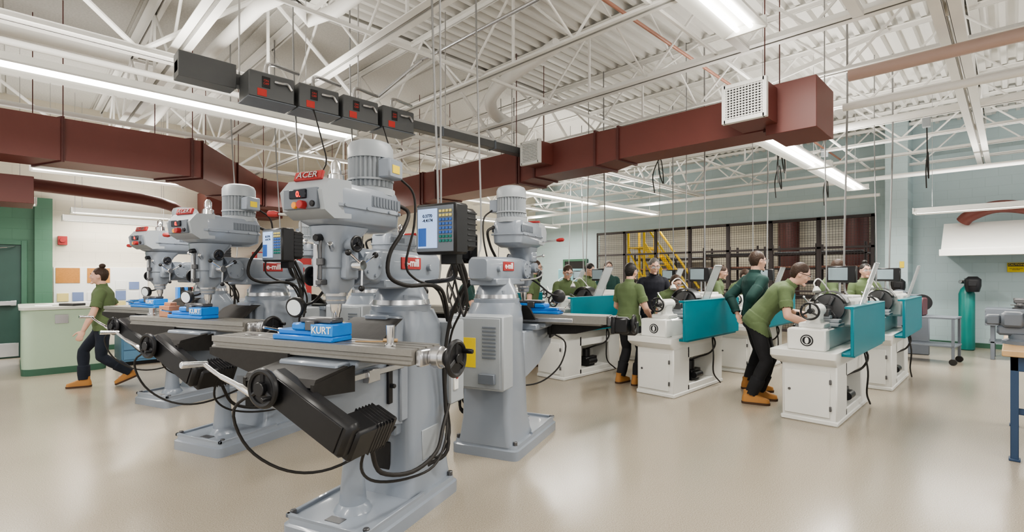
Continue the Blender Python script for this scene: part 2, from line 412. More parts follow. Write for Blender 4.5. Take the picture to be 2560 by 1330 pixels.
person('instructor in navy shirt with greying hair, looking down',(7.35,4.12,0),222,lean=4,hp=15,shirt=m_shn,hair=m_hairg,h=1.05,hl=(-.2,.25,1.0),hr=(.2,.25,1.0),vox=.009)
person('student in plain dark green jacket standing upright, hands behind back',(6.98,2.42,0),-38,lean=0,hp=6,shirt=m_shd,longs=True,hair=m_hairb,h=1.07,hl=(-.1,-.17,.95),hr=(.1,-.17,.95),vox=.009)
person('student in olive tee bending over a lathe, hands on controls',(6.40,2.13,0),-72,lean=36,hp=5,hl=(-.2,.5,.98),hr=(.2,.46,.92),h=1.06,hipy=-.06,vox=.0085,fl=(-.13,-.02),fr=(.13,-.1),hair=m_hairb)
person('student in olive tee leaning down behind a lathe',(6.95,3.75,0),-110,lean=24,hp=12,h=.93,hair=m_hairb,hl=(-.15,.4,.95),hr=(.15,.4,.95))
person('student in dark green tee leaning over a lathe',(4.95,6.1,0),-40,lean=15,hp=20,h=.98,shirt=m_shd,hl=(-.2,.4,.95),hr=(.2,.4,.95))
person('student in olive tee standing side on by a mill',(6.3,5.85,0),-60,lean=4,hp=8,h=1.04,hair=m_hairb)
person('student in olive tee looking down at a lathe',(6.75,5.45,0),-125,lean=8,hp=22,h=1.0,hl=(-.15,.35,.98),hr=(.15,.35,.98),hair=m_hairb)
person('student in olive tee standing by a lathe, head bowed',(7.75,5.8,0),-90,lean=6,hp=20,h=1.03,hl=(-.2,.35,1.0),hr=(.2,.35,1.0))
person('student with safety glasses facing outwards in dark jacket',(8.9,6.05,0),-130,lean=3,hp=5,h=1.06,hair=m_hairb,shirt=m_shd)
person('student with long brown hair in olive tee side on',(8.9,3.8,0),-70,lean=8,hp=15,h=1.0,hair=m_hairb,style='long',hl=(-.2,.35,1.0),hr=(.2,.35,1.0))
person('student bending low over a lathe in olive tee',(9.6,3.8,0),-100,lean=26,hp=5,h=1.0,hair=m_hairb,hl=(-.15,.45,.95),hr=(.15,.45,.95))
person('student in olive tee working at the far lathe',(9.1,2.08,0),-80,lean=8,hp=20,h=1.04,hl=(-.2,.35,1.0),hr=(.2,.35,1.0),hair=m_hairb)
person('student with dark tied hair and glasses in olive tee',(10.1,1.76,0),-148,lean=3,hp=0,h=1.0,style='bun',hl=(-.2,.3,.98),hr=(.2,.3,.98))

# ---------------------------------------------------------------- room shell
H=4.9
def slab(name,a,b,mat):
    return struct(MB().box(a,b,0,0).obj(name,[mat]))
slab('floor',(-5,-6,-.2),(18.2,13.4,0),m_floor)
m_cream=block_mat('cream_block_wall',(.68,.63,.53),0); m_aqua=block_mat('aqua_block_wall',(.45,.56,.585),1); m_gb=block_mat('green_block_wall',(.07,.17,.11),0)
slab('wall_left',(-5,13.2,0),(14.5,13.4,H+.1),m_cream)
slab('wall_left',(-5,13.12,0),(.42,13.2,3.0),m_gb)
slab('trim_1',(.3,13.0,0),(.55,13.2,3.0),m_gb)
slab('wall_back',(14.5,-6,0),(14.7,2.3,H+.1),m_aqua)
slab('wall_back',(14.5,2.3,3.02),(14.7,10.3,H+.1),m_aqua)
slab('wall_back',(14.5,10.3,0),(14.7,13.4,H+.1),m_aqua)
slab('wall_pier',(13.75,1.6,0),(14.5,2.0,H+.1),m_aqua)
slab('wall_storage',(18,1.5,0),(18.2,13.4,H+.1),m_cream)
slab('ceiling_storage',(14.7,1.5,4.2),(18.2,13.4,4.3),m_deck)
slab('baseboard_back',(14.47,-6,0),(14.5,1.6,.1),m_dgreen); slab('baseboard_left',(.55,13.17,0),(14.5,13.2,.1),m_dgreen)
prof=[];y=-6.
while y<6.2:
    prof+=[(y,H),(y+.02,H+.07),(y+.1,H+.07),(y+.12,H)];y+=.18
b=MB(); vs=[(x,p[0],p[1]) for x in(-5,14.6) for p in prof]; n=len(prof)
b.add(vs,[[i,i+1,n+i+1,n+i] for i in range(n-1)]); struct(b.obj('ceiling',[m_deck],ang=20))
b=MB(); 
for i in range(16):
    b.box((-5+i*1.23,6.2,H),(-5+i*1.23+1.2,13.4,H+.08),0,.01)
b.box((-5,6.2,H+.02),(14.6,13.4,H+.1)); struct(b.obj('ceiling',[m_tect]))
b=MB(); b.box((-5,-6,H+.1),(14.6,13.4,H+.15)); struct(b.obj('ceiling_roof',[m_deck]))
def door(name,x0,x1,y,h,mat):
    r=thing(name,'dark green steel door with push bar and kick plate','door',((x0+x1)/2,y,0)); r['kind']='structure'
    w=(x1-x0)/2
    MB().box((-w,-.02,.01),(w,.03,h)).obj('door_leaf',[mat],r)
    b=MB(); b.box((-w-.08,-.05,0),(-w,.03,h+.08));b.box((w,-.05,0),(w+.08,.03,h+.08));b.box((-w,-.05,h),(w,.03,h+.08)); b.obj('door_frame',[m_dgreen],r)
    b=MB(); b.box((-w+.06,-.12,.98),(w-.06,-.07,1.06));b.box((-w+.06,-.1,.97),(-w+.14,-.02,1.07));b.box((w-.14,-.1,.97),(w-.06,-.02,1.07)); b.obj('push_bar',[m_steel],r)
    MB().box((-w+.03,-.03,.03),(w-.03,-.02,.28)).obj('kick_plate',[m_steel],r)
    b=MB(); b.box((-.1,-.09,h-.12),(.15,-.02,h-.05)); b.tube([(.1,-.09,h-.08),(.3,-.2,h-.06),(.4,-.05,h-.03)],.01,6,0,1); b.obj('door_closer',[m_steel],r)
door('door_1',-.85,.12,13.1,2.1,m_doorg)
r=thing('door_2','black metal door with small window','door',(14.45,11.2,0)); r['kind']='structure'
b=MB(); b.box((-.03,-.46,0),(.03,.46,2.05)); b.obj('door_leaf',[m_black],r); b=MB(); b.box((-.05,-.54,0),(.04,-.46,2.13));b.box((-.05,.46,0),(.04,.54,2.13));b.box((-.05,-.46,2.05),(.04,.46,2.13)); b.obj('door_frame',[m_dgreen],r)
MB().box((-.045,.1,1.2),(-.03,.3,1.8)).obj('door_window',[m_lens],r); MB().cyl((-.1,-.35,1.0),(-.03,-.35,1.0),.025).obj('door_knob',[m_steel],r)

# ---------------------------------------------------------------- trusses
def truss(axis,pos,a0,a1,zb,zt,label,name='roof_truss',step=.9,ch=.05,r=.016):
    rt=thing(name,label,'roof truss',(pos,a0,zb) if axis=='y' else (a0,pos,zb)); L=a1-a0; D=zt-zb
    def P(t,o,z): return V(o,t,z) if axis=='y' else V(t,o,z)
    def bar(b,t0,t1,o0,o1,z0,z1): b.box(P(t0,o0,z0),P(t1,o1,z1),0,.003)
    b=MB()
    for s in(-1,1): bar(b,0,L,s*.012,s*(.012+ch),0,.01); bar(b,0,L,s*.012,s*.02,0,ch)
    b.obj('bottom_chord',[m_truss],rt)
    b=MB()
    for s in(-1,1): bar(b,0,L,s*.012,s*(.012+ch),D-.01,D); bar(b,0,L,s*.012,s*.02,D-ch,D)
    b.obj('top_chord',[m_truss],rt)
    b=MB(); n=int(L/step); st=L/n
    for i in range(n):
        x=i*st; up=i%2==0
        b.cyl(P(x,0,.03 if up else D-.03),P(x+st,0,D-.03 if up else .03),r,n=8)
        if not up and i%4==1: b.box(P(x-.015,-.015,.03),P(x+.015,.015,D-.03))
    b.obj('web',[m_truss],rt); return rt
lab='white painted open-web steel joist under the roof deck'
xs=[-.2,1.28,2.68,4.12,5.6,7.0,8.45,9.85,11.25,12.7,14.0]
for x in xs: truss('y',x,-4,13.1,3.95,H-.01,lab,ch=.085 if x in(1.28,2.68,5.6) else .055)
truss('x',6.2,-4,14.4,3.75,H-.02,'deep white steel girder truss carrying the joists',step=1.2,ch=.09,r=.028)
truss('x',.4,-4,14.4,3.8,H-.02,'deep white steel girder truss carrying the joists',step=1.2,ch=.09,r=.028)
truss('x',11.6,-4,14.4,3.8,H-.02,'deep white steel girder truss carrying the joists',step=1.2,ch=.08,r=.026)
lb='thin white bridging angle tying the joists together'
for yy,z in((2.3,3.97),(4.6,3.97),(8.2,3.97),(9.6,4.84)):
    tag(MB().box((-4,yy,z),(14.3,yy+.035,z+.035)).obj('bridging_bar',[m_truss]),lb,'roof brace')
for i in range(10):
    for yy in(3.2,):
        b=MB(); x0,x1=xs[i],xs[i+1]; b.cyl((x0,yy,3.98),(x1,yy,H-.03),.014,n=6); b.cyl((x0,yy+.02,H-.03),(x1,yy+.02,3.98),.014,n=6)
        tag(b.obj('cross_brace',[m_truss]),'white crossed bracing rods between two joists','roof brace')
for (p,q) in(((5.6,1.0,3.98),(7.0,.3,4.85)),((7,2.6,3.98),(8.4,1.2,4.85)),((9.8,3,3.9),(8.5,1.5,4.85)),((2.9,7.5,3.98),(4.0,8.4,4.85)),((2.68,9,3.98),(3.6,9.6,4.85))):
    o=tag(MB().box((-.03,-.03,0),(.03,.03,(Vector(q)-Vector(p)).length)).obj('diagonal_brace',[m_truss]),'white steel angle bracing the joist bottom chord','roof brace')
    o.location=p; o.rotation_mode='QUATERNION'; o.rotation_quaternion=(Vector(q)-Vector(p)).to_track_quat('Z','Y')
def pipe(name,pts,r,mat,label,cat='pipe',n=10):
    b=MB(); b.tube(pts,r,n,0,1 if len(pts)==2 else 4)
    o=b.obj(name,[mat],ang=50); tag(o,label,cat); return o
pipe('insulated_pipe',[(-4,7.6,4.2),(1.0,7.6,4.2)],.12,m_truss,'large white insulated pipe along the roof')
pipe('overhead_pipe',[(-4,9.6,3.85),(14,9.6,3.85)],.04,m_truss,'white pipe below the joists')
pipe('overhead_pipe',[(-4,6.6,3.7),(14,6.6,3.7)],.035,m_truss,'white pipe below the joists')
pipe('overhead_pipe',[(1.8,13,4.3),(1.8,5.5,4.3),(2.4,5.0,4.3),(2.4,-2,4.3)],.07,m_truss,'white pipe with elbow through the joists')
pipe('overhead_pipe',[(-4,2.9,4.3),(14,2.9,4.3)],.02,m_copper,'thin copper pipe through the joists')
pipe('overhead_pipe',[(6.15,1.2,3.6),(6.15,-3,3.6)],.06,M('pinkish_pipe',(.5,.36,.31),.4,0,.05),'pinkish beige painted pipe beyond the duct end')
pipe('overhead_pipe',[(6.4,1.3,3.35),(6.4,-3,3.35)],.04,m_truss,'grey conduit beside the duct end')
pipe('overhead_pipe',[(7.4,-3,4.1),(7.4,3,4.1),(7.4,9,4.1)],.035,m_truss,'white conduit through the joists')
pipe('overhead_pipe',[(9.2,-3,3.85),(9.2,11,3.85)],.05,m_truss,'white pipe below the joists')
pipe('overhead_pipe',[(12.4,-3,3.5),(12.4,12,3.5)],.045,m_truss,'white pipe near the wall')
pipe('overhead_pipe',[(13.8,2.1,3.35),(13.8,12,3.35)],.04,m_truss,'white pipe near the wall')
pipe('air_hose',[(4.8,4.0,4.4),(4.9,5.2,4.2),(5.4,5.8,4.1),(6.3,6.0,4.05)],.09,m_truss,'flexible white air hose between joists')
pipe('overhead_conduit',[(3.4,-2,4.05),(3.4,4.5,4.05),(3.4,4.9,4.05),(3.0,5.2,3.6)],.02,m_steel,'thin electrical conduit bending down')
for yy in(1.0,2.0):
    b=MB(); b.box((-4,yy-.045,3.9),(5.5,yy+.045,3.93)); b.box((-4,yy-.045,3.93),(5.5,yy-.035,3.96)); tag(b.obj('cable_channel',[m_truss]),'white steel strut channel under the joists','channel')

# ---------------------------------------------------------------- ducts
def duct_run(name,pts,w,z0,z1,label,seams=1.2):
    r=thing(name,label,'duct',(0,0,0)); b=MB(); n=len(pts); rings=[]
    P=[Vector((*p,0)) for p in pts]
    for i,p in enumerate(P):
        d0=(P[i]-P[i-1]).normalized() if i else None; d1=(P[i+1]-P[i]).normalized() if i<n-1 else None
        d=((d0 or d1)+(d1 or d0)).normalized(); s=V(d.y,-d.x,0); k=1/max(.5,s.dot(V((d1 or d0).y,-(d1 or d0).x,0)))
        W=(w[i] if isinstance(w,list) else w)/2*k; zz0=z0[i] if isinstance(z0,list) else z0
        rings.append([V(p.x-s.x*W,p.y-s.y*W,zz0),V(p.x+s.x*W,p.y+s.y*W,zz0),V(p.x+s.x*W,p.y+s.y*W,z1),V(p.x-s.x*W,p.y-s.y*W,z1)])
    b.loft(rings); b.obj('duct_body',[m_maroon],r,10)
    for i in range(n-1):
        L=(P[i+1]-P[i]).length; k=int(L/seams)
        for j in range(k+1):
            t=min(.98,max(.02,j/max(1,k))); A=[rings[i][q].lerp(rings[i+1][q],t) for q in range(4)]; c=sum(A,V(0,0,0))/4; d=(P[i+1]-P[i]).normalized()*.015
            A2=[q+(q-c).normalized()*.03 for q in A]
            MB().loft([[q-d for q in A2],[q+d for q in A2]]).obj('duct_flange',[m_maroond],r,10)
            if k and j: 
                for q in(0,1): MB().cyl(A2[q],V(A2[q].x,A2[q].y,H-.02),.006,n=6).obj('hanger_rod',[m_maroond],r)
    return r
duct_run('air_duct',[(-4,8.5),(1.75,8.5),(3.4,10.9),(5.33,10.9)],.6,2.93,3.45,'maroon painted rectangular sheet metal duct with angled offset')
duct_run('air_duct',[(5.7,11.25),(5.7,7.7),(5.7,7.4),(5.7,5.25),(5.7,5.0),(5.7,3.9),(5.7,3.6),(5.7,1.76)],[.66,.66,.58,.58,.5,.5,.42,.42],[2.86,2.86,2.93,2.93,2.98,2.98,3.02,3.02],3.42,'maroon rectangular duct stepping down in size with branch boxes',1.3)
def register(x,y0,y1,z0,z1,depth,label):
    r=thing('air_register',label,'air vent',(x,(y0+y1)/2,z0)); w=(y1-y0)/2; h=z1-z0
    MB().box((.02,-w-.0,-.02),(depth,w,h+.0)).obj('duct_box',[m_maroon],r)
    b=MB(); b.box((-.02,-w-.02,-.03),(.02,-w+.02,h+.02));b.box((-.02,w-.02,-.03),(.02,w+.02,h+.02));b.box((-.02,-w,-.03),(.02,w,.01));b.box((-.02,-w,h-.02),(.02,w,h+.02))
    b.box((.015,-w-.02,-.03),(.03,w+.02,h+.02),0); b.obj('register_frame',[m_white],r)
    MB().box((-.004,-w+.02,.01),(.018,w-.02,h-.02)).obj('register_core',[m_grille],r)
    b=MB(); n=12
    for i in range(n): 
        y=-w+.03+(2*w-.06)*i/(n-1); b.box((-.014,y-.005,.01),(-.006,y+.005,h-.02),0,0)
        z=.02+(h-.05)*i/(n-1); b.box((-.018,-w+.02,z-.005),(-.01,w-.02,z+.005),0,0)
    b.obj('louver',[m_white],r)
register(5.0,1.64,2.02,3.05,3.38,.48,'white square supply register on a maroon branch box')
register(5.15,4.62,4.95,3.12,3.4,.3,'smaller white supply register on the duct side')
o=MB(); o.box((5.35,1.3,2.93),(5.98,1.75,3.42)); tag(o.obj('duct_end_box',[m_maroon]),'maroon end box closing the duct run','duct')
pipe('round_duct',[(-1,9.8,2.85),(.8,9.9,2.8),(2.0,10.5,2.75),(2.4,11.2,2.4),(2.4,11.3,2.2)],.09,m_maroon,'round maroon curved branch duct','duct',16)
pipe('round_duct',[(13.6,-.4,2.75),(13.5,.0,2.85),(13.5,.3,2.85),(13.55,.6,2.72),(13.6,.7,2.62)],.12,m_maroon,'round maroon elbow duct above the hood','duct',16)
b=MB(); b.box((3.2,12.5,2.3),(3.7,13.18,3.2)); b.box((3.0,12.4,2.9),(4.6,13.18,3.4)); tag(b.obj('duct_drop',[m_maroon]),'maroon duct dropping along the wall','duct')
b=MB(); b.box((-1.5,8.9,2.45),(.2,9.6,2.8)); tag(b.obj('duct_box',[m_maroon]),'maroon duct box below the main run','duct')
b=MB(); b.box((4.9,-1.9,4.0),(6.2,-.35,4.5),0,.02); tag(b.obj('unit_heater',[m_greyl]),'grey suspended unit heater cabinet under the roof','heater')

# ---------------------------------------------------------------- lights
def fixture(x,y,z,L=2.4,axis='x',pw=50,top=H):
    r=thing('fluorescent_fixture','white suspended fluorescent strip fixture with reflector wings','ceiling light',(x,y,z),0 if axis=='x' else 90)
    b=MB(); b.prism([(-L/2,-.18,-.01),(-L/2,-.175,-.025),(-L/2,-.05,.045),(-L/2,.05,.045),(-L/2,.175,-.025),(-L/2,.18,-.01),(-L/2,.06,.085),(-L/2,-.06,.085)],(L,0,0))
    for s in(-1,1): b.box((s*L/2-.01,-.17,-.025),(s*L/2+.01,.17,.08))
    b.obj('housing',[m_white],r)
    for s in(-1,1): MB().cyl((-L/2+.03,s*.055,.012),(L/2-.03,s*.055,.012),.019,n=10).obj('lamp_tube',[m_tube],r)
    for s in(-1,1): MB().cyl((s*L*.4,0,.07),(s*L*.4,0,top-z-.01),.004,n=6).obj('suspension_wire',[m_steel],r)
    for nm,zz,rx,p in(('down_light',-.03,0,pw*1.75),('up_light',.11,math.pi,pw*1.0)):
        l=bpy.data.lights.new(nm,'AREA'); l.shape='RECTANGLE'; l.size=L; l.size_y=.24; l.energy=p; l.color=(1,.96,.895)
        lo=bpy.data.objects.new(nm,l); COL.objects.link(lo); lo.parent=r; lo.location=(0,0,zz); lo.rotation_euler=(rx,0,0)
fixture(.15,5.65,3.2,5.5,pw=95)
for x in(7.4,10.2): fixture(x,2.1,3.2,2.7)
fixture(3.2,1.6,3.6,2.4,pw=45)
for x in(8.3,11.1): fixture(x,6.9,3.2,2.6)
fixture(1.35,10.8,3.2,2.3,pw=35); fixture(10,11.2,3.2,2.6); fixture(12.4,11.2,3.2,2)
fixture(1.5,12.2,2.55,1.7,pw=14); fixture(1.6,12.75,2.75,1.6,pw=10); fixture(-.6,10.3,2.6,1.7,pw=20)
fixture(12.0,0,2.7,2.6,'y'); fixture(4.6,9.8,3.2,1.4,pw=30)
fixture(3,-2.2,3.2,2.4);fixture(8,-2.2,3.2,2.4);fixture(-2,2,3.2,2.4);fixture(-2.5,-2,3.2,2.4)
fixture(15.3,4.4,3.6,2.2,'y',22,4.2);fixture(15.6,8.6,3.6,2.2,'y',24,4.2)

# ---------------------------------------------------------------- bus bar
r=thing('bus_duct','dark grey overhead electrical bus duct','electrical busway',(1.0,5.1,3.28))
MB().box((0,-.06,0),(4.35,.06,.1)).obj('bus_housing',[m_busb],r)
b=MB(); 
for i in range(5): b.box((.9*i+.1,-.07,-.01),(.9*i+.13,.07,.11))
b.obj('bus_joint',[m_greyd],r)
for i in range(4):
    MB().cyl((.5+i*1.2,0,.1),(.5+i*1.2,0,H-3.3),.008,n=6).obj('hanger_rod',[m_steel],r)
MB().box((0,-.09,-.05),(.45,.09,.17)).obj('end_box',[m_busb],r)
bb=thing('bus_plug_box','dark grey bus plug switch box with red label and lever','switch box',(1.68,4.9,3.12),0,'switch boxes on the bus duct')
MB().box((-.2,-.13,0),(.2,.145,.24),0,.01).obj('switch_body',[m_busb],bb)
MB().box((-.21,-.14,-.012),(.21,.14,0),0,.003).obj('cover_lip',[m_greyd],bb)
MB().box((-.13,-.134,.02),(-.05,-.13,.085)).obj('red_label',[m_redt],bb)
MB().box((-.09,-.134,.1),(-.02,-.13,.2)).obj('black_label',[m_black],bb)
text('ON\nOFF',.028,(-.055,-.1345,.15),(1,0,0),(0,0,1),m_redt,bb)
b=MB(); b.tube([(.02,-.14,.17),(.07,-.17,.16),(.13,-.15,.17),(.17,-.14,.13)],.012,8); b.obj('switch_lever',[m_steel],bb)
MB().tube([(0,0,.22),(0,.02,.36),(.1,.1,.42),(.35,.15,.42)],.018,8).obj('conduit_stub',[m_steel],bb)
for x in(2.12,2.56,3.01): clone(bb,(x,4.9,3.12))

# ---------------------------------------------------------------- milling machines
def mill(loc,rz):
    r=thing('milling_machine','grey-blue vertical knee milling machine with digital readout','milling machine',loc,rz,'knee mills in two rows')
    b=MB(); b.loft([rr(0,0,0,.31,.5,.05),rr(0,0,.075,.31,.5,.05),rr(0,0,.085,.295,.485,.05),rr(0,0,.115,.29,.48,.05)])
    b.box((-.29,-.48,.11),(-.265,.1,.135));b.box((.265,-.48,.11),(.29,.1,.135));b.box((-.29,-.48,.11),(.29,-.455,.135))
    for x in(-.27,.27):
        for y in(-.44,.44): b.cyl((x,y,.11),(x,y,.145),.018,n=8,m=1)
    b.obj('base',[m_grey,m_dsteel],r)
    MB().box((-.05,-.42,.115),(.06,-.36,.118)).obj('name_plate',[m_dsteel],r)
    b=MB(); b.loft([rr(0,.24,.1,.26,.25,.05),rr(0,.25,.16,.245,.24,.05),rr(0,.26,.3,.225,.22,.05),rr(0,.265,.7,.212,.215,.05),rr(0,.27,1.05,.195,.2,.05),rr(0,.27,1.14,.205,.205,.07),rr(0,.27,1.2,.205,.205,.1),rr(0,.25,1.29,.195,.2,.15)])
    b.box((-.14,-.01,.5),(.14,.1,1.26),0,.012); b.box((-.09,-.035,.48),(.09,0,1.27),0,.01); b.obj('column',[m_grey],r)
    MB().box((-.06,.03,.26),(.06,.07,.44)).obj('opening_shade_block',[m_rubber],r)  # solid dark block, its colour stands in for shade inside the column opening
    b=MB(); b.box((.2,.16,.3),(.228,.36,.5),0,.005); b.obj('column_door',[m_greyl],r)
    b=MB(); b.lathe((0,.24,1.28),(0,0,1),[(0,.2),(.04,.205),(.05,.19)],32); b.lathe((0,.24,1.36),(0,0,1),[(0,.185),(.05,.17),(.1,.14),(.14,.13)],32)
    for i in range(4): a=.8+i*1.57; b.cyl((.17*math.cos(a),.24+.17*math.sin(a),1.36),(.17*math.cos(a),.24+.17*math.sin(a),1.395),.018,n=8)
    b.obj('turret',[m_grey],r)
    MB().lathe((0,.24,1.328),(0,0,1),[(0,.196),(.032,.19)],32).obj('turret_scale',[m_steel],r)
    b=MB()
    def xz(y,hx,z0,z1,rad=.03): return [V(p.x,y,p.y) for p in rr(0,(z0+z1)/2,0,hx,(z1-z0)/2,rad)]
    b.loft([xz(-.2,.075,1.49,1.66),xz(-.12,.095,1.47,1.69),xz(.1,.1,1.47,1.69),xz(.55,.1,1.48,1.68),xz(.6,.085,1.5,1.66)]); b.box((-.13,-.1,1.44),(.13,.5,1.5),0,.01)
    b.cyl((0,-.16,1.58),(0,-.27,1.58),.115,n=24); b.cyl((-.12,-.2,1.58),(.12,-.2,1.58),.085,n=20)
    for s in(-1,1):
        for a in range(5): an=a*1.256; b.cyl((s*.11,-.2+.06*math.cos(an),1.58+.06*math.sin(an)),(s*.13,-.2+.06*math.cos(an),1.58+.06*math.sin(an)),.01,n=6)
        b.cyl((s*.09,.42,1.58),(s*.13,.42,1.58),.025,n=10)
    b.obj('ram',[m_grey],r)
    for s in(-1,1):
        MB().box((s*.096,.1,1.565),(s*.108,.32,1.645),0,.003).obj('red_badge',[m_red],r)
        text('e-mill',.075,(s*.1095,.21,1.607),(0,s,0),(0,0,1),m_whitet,r)
    b=MB(); y=-.38
    b.loft([rr(0,y,1.42,.06,.065,.05),rr(0,y,1.47,.08,.09,.04),rr(0,y,1.56,.08,.09,.035),rr(0,y,1.57,.088,.098,.035),rr(0,y,1.7,.088,.098,.035),rr(0,y,1.74,.11,.12,.06),rr(0,y+.03,1.8,.125,.16,.08)])
    b.lathe((0,y,1.36),(0,0,1),[(0,.048),(.01,.055),(.07,.06)],24)
    b.box((.07,y-.05,1.5),(.13,y+.05,1.66),0,.012); b.cyl((-.07,y,1.6),(-.14,y,1.6),.05,n=20); b.cyl((.07,y,1.7),(.16,y,1.7),.04,n=18); b.box((-.12,y-.06,1.66),(-.07,y+.06,1.76),0,.01)
    b.obj('quill_housing',[m_grey],r)
    b=MB(); b.lathe((0,y,1.405),(0,0,1),[(0,.064),(.02,.066)],24); b.lathe((0,y,1.365),(0,0,1),[(0,.052),(.02,.058)],24); b.obj('quill_ring',[m_steel],r)
    b=MB(); b.lathe((0,y,1.2),(0,0,1),[(0,.004),(.05,.006),(.055,.018),(.1,.022),(.12,.03),(.17,.035)],20); b.obj('spindle',[m_chrome],r)
    b=MB(); b.box((-.065,y-.112,1.46),(-.03,y-.08,1.7)); b.obj('depth_scale',[m_steel],r)
    b=MB(); b.cyl((0,y-.12,1.5),(0,y-.12,1.72),.009,n=8); b.cyl((0,y-.12,1.58),(0,y-.12,1.62),.022,n=12); b.box((-.02,y-.14,1.47),(.02,y-.08,1.5)); b.obj('quill_stop',[m_dsteel],r)
    b=MB(); b.loft([rr(0,-.25,1.79,.11,.22,.06,5),rr(0,-.25,1.82,.14,.29,.08,5),rr(0,-.25,1.83,.148,.3,.08,5),rr(0,-.25,1.9,.152,.305,.08,5),rr(0,-.25,1.902,.16,.315,.08,5),rr(0,-.25,1.918,.16,.315,.08,5),rr(0,-.25,1.92,.152,.305,.08,5),rr(0,-.25,2.0,.152,.305,.08,5),rr(0,-.245,2.035,.14,.29,.08,5),rr(0,-.24,2.04,.125,.28,.08,5)])
    for yy in(-.48,-.3,-.1,.0):
        for s in(-1,1): b.cyl((s*.15,yy,1.91),(s*.168,yy,1.91),.01,n=6)
    b.cyl((0,-.3,2.03),(0,-.3,2.06),.03,n=14)
    b.obj('belt_housing',[m_grey],r,40)
    b=MB(); b.prism([(-.15,-.62,1.87),(-.15,-.64,1.97),(-.15,-.58,2.04),(-.15,-.42,2.05),(-.15,-.42,1.84),(-.15,-.55,1.83)],(.3,0,0)); b.obj('control_box',[m_greyl],r)
    b=MB(); b.box((-.12,-.645,1.875),(.12,-.62,1.985),0,.004); b.obj('control_panel',[m_greyd],r)
    b=MB(); b.box((-.07,-.655,1.93),(.05,-.63,1.978)); b.obj('speed_display',[m_screend],r)
    text('0.',.045,(.0,-.657,1.951),(1,0,0),(0,0,1),m_redl,r)
    b=MB(); b.cyl((.03,-.63,1.895),(.03,-.68,1.895),.022,n=16); b.obj('stop_button',[m_red],r)
    b=MB(); b.cyl((-.03,-.63,1.895),(-.03,-.66,1.895),.018,n=16); b.obj('start_button',[m_orange],r)
    MB().cyl((.09,-.63,1.9),(.09,-.655,1.9),.016,n=14).obj('speed_knob',[m_black],r)
    b=MB(); b.box((-.1,-.59,2.035),(.1,-.57,2.088),0,.006,R=Matrix.Rotation(math.radians(-20),3,'X')); b.obj('head_badge',[m_red],r)
    text('ACER',.05,(0,-.595,2.064),(1,0,0),(0,math.sin(math.radians(20)),math.cos(math.radians(20))),m_steel,r,sx=1.2)
    for s in(-1,1):
        b=MB(); b.box((s*.148,-.25,1.93),(s*.155,.02,1.995),0,.001)
        for i in range(9): b.box((s*.152,-.24+i*.028,1.935),(s*.159,-.226+i*.028,1.99),0,.001)
        b.obj('vent_slots',[m_greyd],r)
    b=MB(); b.lathe((0,-.38,2.035),(0,0,1),[(0,.05),(.065,.045),(.075,.03),(.135,.028),(.155,.012)],18); b.obj('drawbar_cap',[m_chrome],r)
    b=MB(); b.lathe((0,-.08,2.02),(0,0,1),[(0,.15),(.04,.15),(.055,.12)],28); b.lathe((0,-.08,2.07),(0,0,1),[(0,.138),(.185,.138)],56,star=.14)
    b.lathe((0,-.08,2.25),(0,0,1),[(0,.14),(.07,.14),(.1,.125),(.115,.09),(.12,.02)],32); b.lathe((0,-.08,2.11),(0,0,1),[(0,.143),(.012,.143)],32); b.obj('motor',[m_greyl],r)
    MB().box((.11,-.15,2.12),(.2,-.01,2.24),0,.01).obj('terminal_box',[m_grey],r)
    MB().box((.2,-.12,2.15),(.203,-.05,2.2)).obj('motor_label',[m_yel],r)
    b=MB(); b.cyl((-.1,-.5,1.86),(-.33,-.52,1.88),.009,n=8); b.obj('brake_lever',[m_chrome],r)
    MB().lathe((-.3,-.518,1.877),(-1,-.08,.08),[(0,.012),(.03,.02),(.07,.018),(.08,.005)],14).obj('lever_grip',[m_red],r)
    b=MB(); b.cyl((.12,y,1.58),(.2,y,1.58),.03,n=16)
    for i in range(3):
        a=.5+i*2.09; p=V(.19,y+.13*math.cos(a),1.58+.13*math.sin(a)); b.cyl((.19,y,1.58),p,.007,n=8); b.ball(p,.018,10,1)
    b.obj('quill_feed_handle',[m_chrome,m_black],r)
    MB().wheel((-.16,y-.03,1.52),(-1,0,0),.05,.009,solid=True).obj('fine_feed_wheel',[m_black],r)
    MB().wheel((.17,y-.02,1.7),(1,0,0),.04,.008,solid=True).obj('feed_knob',[m_black],r)
    MB().cyl((0,y-.09,1.74),(0,y-.16,1.73),.02,n=12).obj('trip_knob',[m_black],r)
    MB().cyl((.05,y-.08,1.66),(.09,y-.14,1.7),.014,n=10).obj('quill_lock',[m_chrome],r)
    b=MB(); b.cyl((-.08,y-.02,1.7),(-.19,y-.04,1.72),.007,n=8); b.ball((-.195,y-.04,1.721),.016,10); b.obj('clamp_lever',[m_chrome],r)
    b=MB(); b.prism([(-.17,.02,.58),(-.17,-.35,.66),(-.17,-.7,.82),(-.17,-.74,.9),(-.17,-.74,1.0),(-.17,.02,1.0)],(.34,0,0)); b.box((-.19,-.02,.6),(.19,.06,1.02),0,.01); b.cyl((0,-.72,.95),(0,-.78,.95),.06,n=20); b.obj('knee',[m_grey],r)
    b=MB(); b.box((-.21,-.6,1.0),(.21,-.2,1.06),0,.01); b.box((-.26,-.5,1.02),(.26,-.3,1.065),0,.01); b.obj('saddle',[m_grey],r)
    t=[];Y0,Y1=-.53,-.27
    t+=[(Y0,1.075),(Y0,1.09),(Y0+.012,1.095),(Y0+.012,1.112),(Y0,1.117),(Y0,1.15)]
    for s in(-.47,-.4,-.33): t+=[(s-.009,1.15),(s-.009,1.125),(s+.009,1.125),(s+.009,1.15)]
    t+=[(Y1,1.15),(Y1,1.075)]
